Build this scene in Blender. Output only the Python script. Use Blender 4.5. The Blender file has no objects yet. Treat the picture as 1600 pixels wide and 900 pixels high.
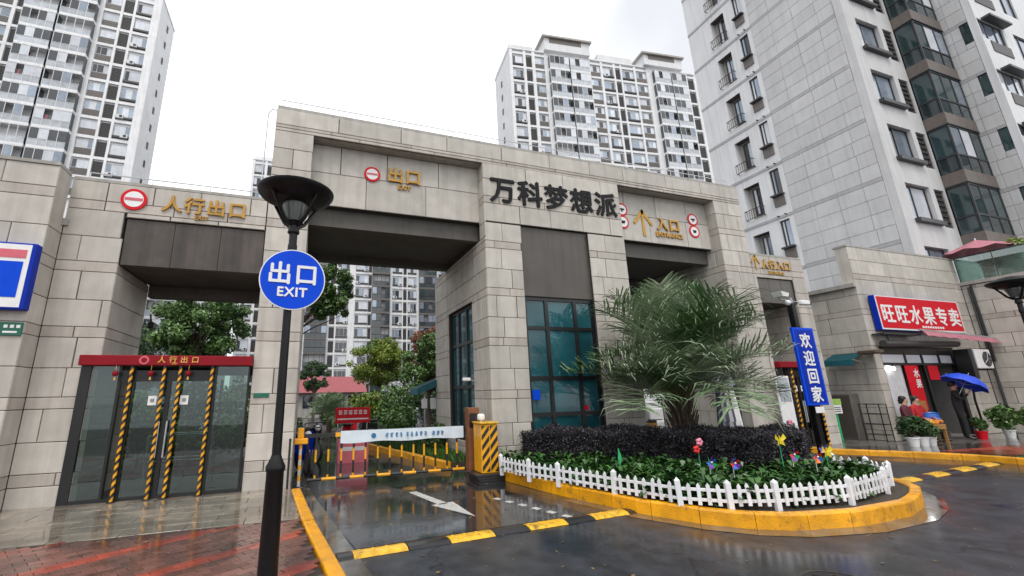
import bpy, math, random
import numpy as np
from mathutils import Vector, Matrix, Euler
from bpy_extras.object_utils import world_to_camera_view

sc = bpy.context.scene
COL = sc.collection
R = math.radians
rnd = random.Random(11)
nrg = np.random.default_rng(11)

# ------------------------------------------------------------------ camera
def cam_matrix(pitch, roll, yaw):
    p, r, y = R(pitch), R(roll), R(yaw)
    Rz = Matrix(((math.cos(y), -math.sin(y), 0), (math.sin(y), math.cos(y), 0), (0, 0, 1)))
    B = Matrix(((1, 0, 0), (0, 0, -1), (0, 1, 0)))
    P = Matrix(((1, 0, 0), (0, math.cos(p), math.sin(p)), (0, -math.sin(p), math.cos(p))))
    Q = Matrix(((math.cos(r), -math.sin(r), 0), (math.sin(r), math.cos(r), 0), (0, 0, 1)))
    return Q @ P @ B @ Rz
Mc = cam_matrix(14.08, -1.07, 18.59).transposed()
cd = bpy.data.cameras.new('camera')
cam = bpy.data.objects.new('camera', cd)
COL.objects.link(cam)
cd.sensor_width = 36.0
cd.lens = 666.0 / 1600.0 * 36.0
cd.shift_x = (800 - 705) / 1600.0
cd.clip_start = 0.05
cd.clip_end = 3000
rx, ry, rz_ = Mc.col[0], Mc.col[1], Mc.col[2]
m4 = Matrix((
    (rx[0], -ry[0], -rz_[0], 0.0),
    (rx[1], -ry[1], -rz_[1], 0.0),
    (rx[2], -ry[2], -rz_[2], 1.7),
    (0, 0, 0, 1)))
cam.matrix_world = m4
sc.camera = cam
sc.render.resolution_x, sc.render.resolution_y = 1024, 576

# ------------------------------------------------------------------ sky and sun (overcast, wet day)
SUN_EL, SUN_AZ = 62.0, 205.0
w = bpy.data.worlds.new('World')
sc.world = w
w.use_nodes = True
nt = w.node_tree
nt.nodes.clear()
out = nt.nodes.new('ShaderNodeOutputWorld')
bg = nt.nodes.new('ShaderNodeBackground')
sky = nt.nodes.new('ShaderNodeTexSky')
sky.sky_type = 'NISHITA'
sky.sun_disc = False
sky.sun_elevation = R(SUN_EL)
sky.sun_rotation = R(SUN_AZ)
hs = nt.nodes.new('ShaderNodeHueSaturation')
hs.inputs['Saturation'].default_value = 0.10
nt.links.new(sky.outputs[0], hs.inputs['Color'])
tc = nt.nodes.new('ShaderNodeTexCoord')
nz = nt.nodes.new('ShaderNodeTexNoise')
nz.inputs['Scale'].default_value = 1.7
nz.inputs['Detail'].default_value = 3
nt.links.new(tc.outputs['Generated'], nz.inputs['Vector'])
cr = nt.nodes.new('ShaderNodeValToRGB')
cr.color_ramp.elements[0].position = 0.42
cr.color_ramp.elements[0].color = (7.0, 7.25, 7.7, 1)
cr.color_ramp.elements[1].position = 0.60
cr.color_ramp.elements[1].color = (13.4, 13.6, 13.8, 1)
nt.links.new(nz.outputs['Fac'], cr.inputs['Fac'])
mx = nt.nodes.new('ShaderNodeMixRGB')
mx.inputs['Fac'].default_value = 0.85
nt.links.new(hs.outputs['Color'], mx.inputs['Color1'])
nt.links.new(cr.outputs['Color'], mx.inputs['Color2'])
nt.links.new(mx.outputs['Color'], bg.inputs['Color'])
bg.inputs['Strength'].default_value = 0.1
nt.links.new(bg.outputs[0], out.inputs['Surface'])

sd = bpy.data.lights.new('sun', 'SUN')
sd.energy = 1.45
sd.angle = R(25)
sd.color = (1.0, 0.95, 0.88)
so = bpy.data.objects.new('sun', sd)
COL.objects.link(so)
# travels from the sun (behind the viewer, high) down into the scene
_az = R(SUN_AZ)
_dir = Vector((math.sin(_az) * math.cos(R(SUN_EL)), math.cos(_az) * math.cos(R(SUN_EL)), math.sin(R(SUN_EL))))
so.rotation_euler = _dir.to_track_quat('Z', 'Y').to_euler()
so.location = (0, -10, 30)
sc.view_settings.view_transform = 'Standard'
sc.view_settings.look = 'None'
sc.view_settings.exposure = 0.46
sc.view_settings.gamma = 1.0
sc.cycles.max_bounces = 6
sc.cycles.diffuse_bounces = 3
sc.cycles.glossy_bounces = 3
sc.cycles.transparent_max_bounces = 12

# ------------------------------------------------------------------ materials
def ng(name):
    m = bpy.data.materials.new(name)
    m.use_nodes = True
    t = m.node_tree
    return m, t, t.nodes, t.links, t.nodes['Principled BSDF']

def mat(name, col, rough=0.6, metal=0.0, var=0.12, scale=6.0, bump=0.0, bscale=60.0, orand=0.0,
        spec=0.5, coat=0.0, dirt=0.0, emis=None, trans=0.0, streak=0.0, rvar=0.0):
    """a principled material whose colour wanders with noise, per object and with vertical rain streaks"""
    m, t, N, L, b = ng(name)
    tc = N.new('ShaderNodeTexCoord')
    geo = N.new('ShaderNodeNewGeometry')
    n1 = N.new('ShaderNodeTexNoise')
    n1.inputs['Scale'].default_value = scale
    n1.inputs['Detail'].default_value = 6
    L.new(geo.outputs['Position'], n1.inputs['Vector'])
    mr = N.new('ShaderNodeMapRange')
    mr.inputs['From Min'].default_value = 0.3
    mr.inputs['From Max'].default_value = 0.7
    mr.inputs['To Min'].default_value = 1 - var
    mr.inputs['To Max'].default_value = 1 + var
    L.new(n1.outputs['Fac'], mr.inputs['Value'])
    val = mr.outputs['Result']
    if orand:
        oi = N.new('ShaderNodeObjectInfo')
        m2 = N.new('ShaderNodeMapRange')
        m2.inputs['To Min'].default_value = 1 - orand
        m2.inputs['To Max'].default_value = 1 + orand
        L.new(oi.outputs['Random'], m2.inputs['Value'])
        mu = N.new('ShaderNodeMath'); mu.operation = 'MULTIPLY'
        L.new(val, mu.inputs[0]); L.new(m2.outputs['Result'], mu.inputs[1])
        val = mu.outputs[0]
    if streak:
        mp = N.new('ShaderNodeMapping')
        mp.inputs['Scale'].default_value = (2.2, 2.2, 0.12)
        L.new(geo.outputs['Position'], mp.inputs['Vector'])
        n3 = N.new('ShaderNodeTexNoise')
        n3.inputs['Scale'].default_value = 3.0
        n3.inputs['Detail'].default_value = 5
        L.new(mp.outputs[0], n3.inputs['Vector'])
        m3 = N.new('ShaderNodeMapRange')
        m3.inputs['From Min'].default_value = 0.45
        m3.inputs['From Max'].default_value = 0.75
        m3.inputs['To Min'].default_value = 1.0
        m3.inputs['To Max'].default_value = 1.0 - streak
        L.new(n3.outputs['Fac'], m3.inputs['Value'])
        mu = N.new('ShaderNodeMath'); mu.operation = 'MULTIPLY'
        L.new(val, mu.inputs[0]); L.new(m3.outputs['Result'], mu.inputs[1])
        val = mu.outputs[0]
    hv = N.new('ShaderNodeHueSaturation')
    hv.inputs['Color'].default_value = (*col, 1)
    L.new(val, hv.inputs['Value'])
    L.new(hv.outputs['Color'], b.inputs['Base Color'])
    if dirt:
        nd = N.new('ShaderNodeTexNoise'); nd.inputs['Scale'].default_value = 7.0; nd.inputs['Detail'].default_value = 9; nd.inputs['Roughness'].default_value = .7
        L.new(geo.outputs['Position'], nd.inputs['Vector'])
        md_ = N.new('ShaderNodeMapRange'); md_.inputs['From Min'].default_value = .54; md_.inputs['From Max'].default_value = .70
        md_.inputs['To Max'].default_value = dirt
        L.new(nd.outputs['Fac'], md_.inputs['Value'])
        mxd = N.new('ShaderNodeMixRGB'); mxd.inputs['Color2'].default_value = (.055, .042, .03, 1)
        L.new(md_.outputs[0], mxd.inputs['Fac']); L.new(hv.outputs['Color'], mxd.inputs['Color1']); L.new(mxd.outputs[0], b.inputs['Base Color'])
    b.inputs['Roughness'].default_value = rough
    b.inputs['Metallic'].default_value = metal
    b.inputs['Specular IOR Level'].default_value = spec
    if rvar:
        m4 = N.new('ShaderNodeMapRange')
        m4.inputs['From Min'].default_value = 0.35
        m4.inputs['From Max'].default_value = 0.65
        m4.inputs['To Min'].default_value = max(0.03, rough - rvar)
        m4.inputs['To Max'].default_value = rough + rvar
        L.new(n1.outputs['Fac'], m4.inputs['Value'])
        L.new(m4.outputs['Result'], b.inputs['Roughness'])
    if coat:
        b.inputs['Coat Weight'].default_value = coat
        b.inputs['Coat Roughness'].default_value = 0.08
    if emis:
        b.inputs['Emission Color'].default_value = (*col, 1)
        b.inputs['Emission Strength'].default_value = emis
    if bump:
        n2 = N.new('ShaderNodeTexNoise')
        n2.inputs['Scale'].default_value = bscale
        n2.inputs['Detail'].default_value = 4
        L.new(geo.outputs['Position'], n2.inputs['Vector'])
        bp = N.new('ShaderNodeBump')
        bp.inputs['Strength'].default_value = bump
        bp.inputs['Distance'].default_value = 0.02
        L.new(n2.outputs['Fac'], bp.inputs['Height'])
        L.new(bp.outputs[0], b.inputs['Normal'])
    return m

def glass_mat(name, tint, gloss=0.12, rough=0.02):
    """thin window glass: mostly see-through with a sky-catching gloss"""
    m, t, N, L, b = ng(name)
    N.remove(b)
    o = N['Material Output']
    tr = N.new('ShaderNodeBsdfTransparent'); tr.inputs['Color'].default_value = (*tint, 1)
    gl = N.new('ShaderNodeBsdfGlossy'); gl.inputs['Roughness'].default_value = rough
    gl.inputs['Color'].default_value = (0.95, 0.98, 1, 1)
    fr = N.new('ShaderNodeFresnel'); fr.inputs['IOR'].default_value = 1.5
    ad = N.new('ShaderNodeMath'); ad.operation = 'ADD'; ad.inputs[1].default_value = gloss; ad.use_clamp = True
    L.new(fr.outputs[0], ad.inputs[0])
    mi = N.new('ShaderNodeMixShader')
    L.new(ad.outputs[0], mi.inputs[0]); L.new(tr.outputs[0], mi.inputs[1]); L.new(gl.outputs[0], mi.inputs[2])
    L.new(mi.outputs[0], o.inputs['Surface'])
    return m

def wet_mat(name, col, rough_dry=0.32, rough_wet=0.07, pscale=0.55, bump=0.35, bscale=140, var=0.3, spec=0.5,
            orand=0.0, wetlo=0.42, wetdark=0.6, speck=0.0, coat=0.55, coatr=0.07, crack=0.0):
    """a rain-wet ground: smooth dark films where water stands, rougher grain elsewhere"""
    m, t, N, L, b = ng(name)
    geo = N.new('ShaderNodeNewGeometry')
    n1 = N.new('ShaderNodeTexNoise'); n1.inputs['Scale'].default_value = pscale; n1.inputs['Detail'].default_value = 5
    n1.inputs['Distortion'].default_value = 0.6
    L.new(geo.outputs['Position'], n1.inputs['Vector'])
    wet = N.new('ShaderNodeMapRange'); wet.inputs['From Min'].default_value = wetlo; wet.inputs['From Max'].default_value = wetlo + 0.14
    wet.interpolation_type = 'SMOOTHSTEP'
    L.new(n1.outputs['Fac'], wet.inputs['Value'])
    ro = N.new('ShaderNodeMapRange'); ro.inputs['To Min'].default_value = rough_dry; ro.inputs['To Max'].default_value = rough_wet
    L.new(wet.outputs[0], ro.inputs['Value'])
    L.new(ro.outputs[0], b.inputs['Roughness'])
    n2 = N.new('ShaderNodeTexNoise'); n2.inputs['Scale'].default_value = 3.5; n2.inputs['Detail'].default_value = 8
    L.new(geo.outputs['Position'], n2.inputs['Vector'])
    n3 = N.new('ShaderNodeTexNoise'); n3.inputs['Scale'].default_value = bscale; n3.inputs['Detail'].default_value = 3
    L.new(geo.outputs['Position'], n3.inputs['Vector'])
    v = N.new('ShaderNodeMapRange'); v.inputs['From Min'].default_value = 0.3; v.inputs['From Max'].default_value = 0.7
    v.inputs['To Min'].default_value = 1 - var; v.inputs['To Max'].default_value = 1 + var
    L.new(n2.outputs['Fac'], v.inputs['Value'])
    dk = N.new('ShaderNodeMapRange'); dk.inputs['To Min'].default_value = 1.0; dk.inputs['To Max'].default_value = wetdark
    L.new(wet.outputs[0], dk.inputs['Value'])
    mu = N.new('ShaderNodeMath'); mu.operation = 'MULTIPLY'
    L.new(v.outputs[0], mu.inputs[0]); L.new(dk.outputs[0], mu.inputs[1])
    last = mu.outputs[0]
    if orand:
        oi = N.new('ShaderNodeObjectInfo')
        m2 = N.new('ShaderNodeMapRange'); m2.inputs['To Min'].default_value = 1 - orand; m2.inputs['To Max'].default_value = 1 + orand
        L.new(oi.outputs['Random'], m2.inputs['Value'])
        mq = N.new('ShaderNodeMath'); mq.operation = 'MULTIPLY'
        L.new(last, mq.inputs[0]); L.new(m2.outputs[0], mq.inputs[1]); last = mq.outputs[0]
    if speck:
        sp = N.new('ShaderNodeMapRange'); sp.inputs['From Min'].default_value = 0.62; sp.inputs['From Max'].default_value = 0.75
        sp.inputs['To Min'].default_value = 1.0; sp.inputs['To Max'].default_value = 1.0 + speck
        L.new(n3.outputs['Fac'], sp.inputs['Value'])
        mq = N.new('ShaderNodeMath'); mq.operation = 'MULTIPLY'
        L.new(last, mq.inputs[0]); L.new(sp.outputs[0], mq.inputs[1]); last = mq.outputs[0]
    hv = N.new('ShaderNodeHueSaturation'); hv.inputs['Color'].default_value = (*col, 1)
    L.new(last, hv.inputs['Value'])
    L.new(hv.outputs['Color'], b.inputs['Base Color'])
    if crack:
        nw = N.new('ShaderNodeTexNoise'); nw.inputs['Scale'].default_value = 1.8; nw.inputs['Detail'].default_value = 6
        L.new(geo.outputs['Position'], nw.inputs['Vector'])
        va = N.new('ShaderNodeMixRGB'); va.blend_type = 'ADD'; va.inputs['Fac'].default_value = .9
        L.new(geo.outputs['Position'], va.inputs['Color1']); L.new(nw.outputs['Color'], va.inputs['Color2'])
        vo = N.new('ShaderNodeTexVoronoi'); vo.feature = 'DISTANCE_TO_EDGE'; vo.inputs['Scale'].default_value = .42
        L.new(va.outputs[0], vo.inputs['Vector'])
        mc = N.new('ShaderNodeMapRange'); mc.inputs['From Min'].default_value = .002; mc.inputs['From Max'].default_value = .009
        mc.inputs['To Min'].default_value = 1 - crack; mc.inputs['To Max'].default_value = 1
        L.new(vo.outputs['Distance'], mc.inputs['Value'])
        mk = N.new('ShaderNodeMath'); mk.operation = 'MULTIPLY'
        L.new(last, mk.inputs[0]); L.new(mc.outputs[0], mk.inputs[1]); L.new(mk.outputs[0], hv.inputs['Value'])
    b.inputs['Specular IOR Level'].default_value = spec
    bp = N.new('ShaderNodeBump'); bp.inputs['Distance'].default_value = 0.004
    bs = N.new('ShaderNodeMapRange'); bs.inputs['To Min'].default_value = bump; bs.inputs['To Max'].default_value = bump * 0.06
    L.new(wet.outputs[0], bs.inputs['Value']); L.new(bs.outputs[0], bp.inputs['Strength'])
    L.new(n3.outputs['Fac'], bp.inputs['Height']); L.new(bp.outputs[0], b.inputs['Normal'])
    # the water film itself
    b.inputs['Coat Weight'].default_value = coat
    b.inputs['Coat Roughness'].default_value = coatr
    b.inputs['Coat IOR'].default_value = 1.33
    n4 = N.new('ShaderNodeTexNoise'); n4.inputs['Scale'].default_value = 5.0; n4.inputs['Detail'].default_value = 2
    L.new(geo.outputs['Position'], n4.inputs['Vector'])
    b2 = N.new('ShaderNodeBump'); b2.inputs['Distance'].default_value = 0.012; b2.inputs['Strength'].default_value = 0.16
    L.new(n4.outputs['Fac'], b2.inputs['Height']); L.new(b2.outputs[0], b.inputs['Coat Normal'])
    return m

def leaf_mat(name, col, col2, rough=0.42, scale=1.2):
    m, t, N, L, b = ng(name)
    geo = N.new('ShaderNodeNewGeometry')
    n1 = N.new('ShaderNodeTexNoise'); n1.inputs['Scale'].default_value = scale; n1.inputs['Detail'].default_value = 5
    L.new(geo.outputs['Position'], n1.inputs['Vector'])
    rp = N.new('ShaderNodeValToRGB')
    rp.color_ramp.elements[0].position = 0.36; rp.color_ramp.elements[0].color = (*col, 1)
    rp.color_ramp.elements[1].position = 0.64; rp.color_ramp.elements[1].color = (*col2, 1)
    L.new(n1.outputs['Fac'], rp.inputs['Fac'])
    ri = N.new('ShaderNodeHueSaturation')
    mr = N.new('ShaderNodeMapRange'); mr.inputs['To Min'].default_value = 0.6; mr.inputs['To Max'].default_value = 1.4
    L.new(geo.outputs['Random Per Island'], mr.inputs['Value'])
    L.new(mr.outputs[0], ri.inputs['Value']); L.new(rp.outputs[0], ri.inputs['Color'])
    L.new(ri.outputs[0], b.inputs['Base Color'])
    b.inputs['Roughness'].default_value = rough
    b.inputs['Specular IOR Level'].default_value = 0.5
    return m

M = {}
M['stone'] = mat('wall_stone', (0.51, 0.476, 0.428), 0.62, var=0.10, scale=3.0, bump=0.25, bscale=90, orand=0.11, streak=0.18)
M['thinstone'] = mat('band_stone', (0.475, 0.432, 0.385), 0.62, var=0.10, scale=3.0, bump=0.25, bscale=90, orand=0.11, streak=0.25)
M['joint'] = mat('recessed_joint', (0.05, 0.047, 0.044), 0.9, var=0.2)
M['shaded_soffit'] = mat('shaded_soffit_stone', (0.10, 0.092, 0.082), 0.7, var=0.15, scale=2, streak=0.2)  # base colour darkened to carry the deep shade of ceilings and recesses
M['coping'] = mat('coping_stone', (0.37, 0.35, 0.32), 0.6, var=0.1, scale=3, streak=0.3)
M['brown'] = mat('brown_metal_panel', (0.085, 0.072, 0.062), 0.42, var=0.14, scale=1.5, streak=0.25)
M['stained'] = mat('stained_brown_metal', (0.078, 0.062, 0.052), 0.45, var=0.35, scale=1.8, streak=0.6, dirt=0.7)
M['towerstone'] = mat('tower_panel', (0.56, 0.56, 0.565), 0.6, var=0.06, scale=1.4, bump=0.1, orand=0.05, streak=0.12)
M['towerband'] = mat('tower_string_band', (0.42, 0.42, 0.43), 0.6, var=0.08, scale=2, streak=0.15)
M['towerjoint'] = mat('tower_panel_joint', (0.36, 0.355, 0.35), 0.8)
M['white'] = mat('white_render', (0.72, 0.725, 0.74), 0.7, var=0.06, scale=0.5, streak=0.14)
M['whiteband'] = mat('white_band_paint', (0.78, 0.785, 0.80), 0.6, var=0.07, scale=1.0, streak=0.2)
M['spandrel'] = mat('brown_spandrel', (0.14, 0.125, 0.115), 0.55, var=0.12, orand=0.15)
M['louvre'] = mat('dark_louvre', (0.055, 0.05, 0.05), 0.5, var=0.25, scale=14)
M['bframe'] = mat('black_metal', (0.012, 0.012, 0.013), 0.35, var=0.2)
M['wframe'] = mat('white_frame', (0.62, 0.63, 0.65), 0.45)
M['dframe'] = mat('dark_window_frame', (0.035, 0.036, 0.04), 0.4)
M['bronze'] = mat('balcony_bronze_panel', (0.145, 0.12, 0.105), 0.5, var=0.12, orand=0.08, streak=0.15)
M['pane_light'] = mat('curtained_pane', (0.60, 0.63, 0.68), 0.06, var=0.12, scale=1.2, spec=0.9, orand=0.15)
M['pane_sky'] = mat('sky_lit_pane', (0.26, 0.31, 0.38), 0.04, var=0.2, scale=0.9, spec=1.0, orand=0.25, metal=0.35)
M['pane_dark'] = mat('dark_pane', (0.03, 0.036, 0.045), 0.04, var=0.3, scale=1.4, spec=0.8, orand=0.3)
M['pane_teal'] = mat('teal_pane', (0.03, 0.058, 0.062), 0.05, var=0.3, scale=1.4, spec=0.8, orand=0.3)
M['teal_big'] = mat('teal_shopfront_glass', (0.014, 0.085, 0.105), 0.05, var=0.4, scale=0.9, spec=0.8, orand=0.25)
M['bglass'] = mat('balcony_glass', (0.44, 0.47, 0.51), 0.08, var=0.2, scale=1.5, spec=0.8, orand=0.2)
M['smoke'] = mat('smoked_balcony_glass', (0.03, 0.045, 0.05), 0.06, var=0.3, scale=1.5, spec=0.8, orand=0.3)
M['glass'] = glass_mat('clear_glass', (0.50, 0.62, 0.57), 0.05)
M['railglass'] = glass_mat('green_rail_glass', (0.45, 0.62, 0.56), 0.10)
M['red'] = mat('red_canopy_paint', (0.24, 0.006, 0.014), 0.45, var=0.12, scale=2, spec=.2)
M['signred'] = mat('sign_red', (0.62, 0.008, 0.02), 0.5, var=0.06, spec=.2)
M['signwhite'] = mat('sign_white', (0.8, 0.8, 0.8), 0.45, var=0.04)
M['signblue'] = mat('sign_blue', (0.001, 0.065, 0.66), 0.45, var=0.06, spec=.15)
M['deepblue'] = mat('sign_deep_blue', (0.002, 0.028, 0.38), 0.45, var=0.06, spec=.15)
M['gold'] = mat('gold_letter', (0.44, 0.245, 0.05), 0.4, metal=0.5, var=0.15, scale=8)
M['goldface'] = mat('gold_print', (0.75, 0.42, 0.09), 0.5)
M['pinkred'] = mat('pale_red_print', (0.62, 0.12, 0.16), 0.5)
M['blackletter'] = mat('black_letter', (0.008, 0.008, 0.009), 0.5, spec=0.2)
M['yellow'] = mat('yellow_paint', (0.82, 0.37, 0.005), 0.42, var=0.16, scale=5, bump=0.15, coat=0.25)
M['kerbyellow'] = mat('kerb_yellow_paint', (0.84, 0.37, 0.003), 0.38, var=0.20, scale=4, bump=0.3, bscale=40, orand=0.08, coat=0.3, streak=0.12, dirt=0.75)
M['black'] = mat('black_rubber', (0.014, 0.014, 0.015), 0.4, var=0.3, coat=0.3)
M['lampblack'] = mat('lamp_black_paint', (0.006, 0.006, 0.007), 0.38, var=0.3, scale=20, spec=0.3)
M['green_plate'] = mat('green_plate', (0.008, 0.12, 0.075), 0.4)
M['stripe_white'] = mat('road_white_paint', (0.56, 0.56, 0.54), 0.35, var=0.3, scale=14, coat=0.3, dirt=0.6)
M['bump_yellow'] = mat('bump_yellow', (0.74, 0.42, 0.02), 0.4, var=0.3, scale=9, coat=0.3, dirt=0.8)
M['grey_metal'] = mat('grey_metal', (0.30, 0.31, 0.32), 0.35, metal=0.6)
M['steel'] = mat('galvanised_rail', (0.55, 0.56, 0.58), 0.3, metal=0.7)
M['bark'] = mat('bark', (0.09, 0.065, 0.045), 0.85, var=0.4, scale=12, bump=0.8, bscale=30)
M['soil'] = mat('planter_soil', (0.06, 0.045, 0.033), 0.8, var=0.4, scale=20, bump=1.0, bscale=50)
M['leaf_dark'] = leaf_mat('dark_tree_leaf', (0.02, 0.058, 0.018), (0.06, 0.125, 0.035))
M['leaf_mid'] = leaf_mat('mid_tree_leaf', (0.055, 0.125, 0.03), (0.15, 0.26, 0.07))
M['leaf_lime'] = leaf_mat('lime_tree_leaf', (0.10, 0.17, 0.02), (0.24, 0.30, 0.035))
M['leaf_red'] = leaf_mat('reddish_tree_leaf', (0.16, 0.06, 0.03), (0.26, 0.12, 0.06))
M['leaf_cover'] = leaf_mat('ground_cover_leaf', (0.022, 0.075, 0.02), (0.075, 0.17, 0.04), rough=0.35, scale=3)
M['leaf_purple'] = leaf_mat('purple_hedge_leaf', (0.008, 0.008, 0.010), (0.038, 0.032, 0.044), rough=0.45, scale=4)
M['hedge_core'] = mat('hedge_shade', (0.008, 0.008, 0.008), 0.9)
M['frond'] = leaf_mat('palm_leaflet', (0.07, 0.145, 0.05), (0.33, 0.40, 0.27), rough=0.32, scale=1.0)
M['frond_rib'] = mat('palm_rib', (0.13, 0.17, 0.06), 0.5)
M['fence_white'] = mat('white_plastic', (0.78, 0.79, 0.82), 0.35, var=0.06, orand=0.05)
M['grass'] = leaf_mat('lawn_grass', (0.03, 0.09, 0.015), (0.07, 0.16, 0.03))
M['skin'] = mat('skin', (0.46, 0.27, 0.19), 0.5, var=0.05)
M['hair'] = mat('black_hair', (0.012, 0.010, 0.010), 0.5)
M['coat'] = mat('dark_coat', (0.012, 0.013, 0.017), 0.8)
M['coatred'] = mat('red_jacket', (0.40, 0.012, 0.018), 0.8)
M['coatmaroon'] = mat('maroon_jacket', (0.10, 0.015, 0.03), 0.8)
M['brolly'] = mat('blue_umbrella_cloth', (0.015, 0.07, 0.62), 0.45, var=0.2, scale=5)
M['teal_cloth'] = mat('teal_awning_cloth', (0.012, 0.12, 0.15), 0.55, var=0.15)
M['pink_cloth'] = mat('faded_pink_cloth', (0.40, 0.15, 0.19), 0.6, var=0.2)
M['wood'] = mat('varnished_wood', (0.36, 0.19, 0.06), 0.45, var=0.2, scale=10)
M['rust'] = mat('rust_brown_panel', (0.20, 0.075, 0.03), 0.5, var=0.2)
M['roofred'] = mat('dull_red_roof', (0.30, 0.075, 0.085), 0.6, var=0.15)
M['banner'] = mat('white_banner_cloth', (0.66, 0.74, 0.80), 0.5, var=0.08)
M['banner_ink'] = mat('blue_banner_ink', (0.03, 0.15, 0.35), 0.5)
M['plastic_blue'] = mat('blue_plastic', (0.01, 0.10, 0.42), 0.3)
M['orange'] = mat('orange_fruit', (0.62, 0.20, 0.012), 0.4, var=0.1)
M['shopwall'] = mat('shop_interior_wall', (0.55, 0.56, 0.58), 0.6)
M['stripecloth'] = mat('pale_blue_cloth', (0.45, 0.50, 0.58), 0.6)
M['navy'] = mat('navy_stripe', (0.05, 0.06, 0.10), 0.6)
M['green_paint'] = mat('bright_green_paint', (0.03, 0.42, 0.16), 0.4)
M['limeprint'] = mat('lime_print', (0.30, 0.50, 0.10), 0.5)
M['lampglass'] = mat('lamp_diffuser', (0.085, 0.09, 0.085), 0.2, var=0.2)
M['asphalt'] = wet_mat('wet_asphalt', (0.029, 0.033, 0.041), 0.46, 0.18, pscale=0.45, var=0.5, wetdark=0.7, speck=2.8, bump=1.0, bscale=75, spec=.4, crack=.55, coat=0.16, wetlo=0.47, coatr=0.16)
M['puddled'] = wet_mat('puddled_asphalt', (0.030, 0.033, 0.038), 0.30, 0.09, pscale=0.6, var=0.35, wetdark=0.75, speck=1.2, bump=0.5, coat=0.5, wetlo=0.40, coatr=0.07)
M['gutter'] = wet_mat('wet_concrete_gutter', (0.13, 0.115, 0.09), 0.3, 0.1, pscale=1.2, var=0.4, bscale=70)
M['paver'] = wet_mat('wet_maroon_brick', (0.165, 0.072, 0.056), 0.34, 0.12, pscale=0.9, bscale=90, orand=0.35, coat=0.35, coatr=.1)
M['paver_red'] = wet_mat('wet_red_brick', (0.36, 0.066, 0.040), 0.34, 0.14, pscale=0.9, bscale=90, orand=0.25, coat=0.35, coatr=.1)
M['slab'] = wet_mat('wet_stone_slab', (0.25, 0.21, 0.165), 0.24, 0.07, pscale=0.9, bscale=80, orand=0.15, wetdark=0.75)
M['earth'] = wet_mat('wet_paving', (0.13, 0.12, 0.11), 0.35, 0.1, pscale=0.4)
M['pavejoint'] = mat('paving_joint', (0.03, 0.026, 0.022), 0.5)

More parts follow.
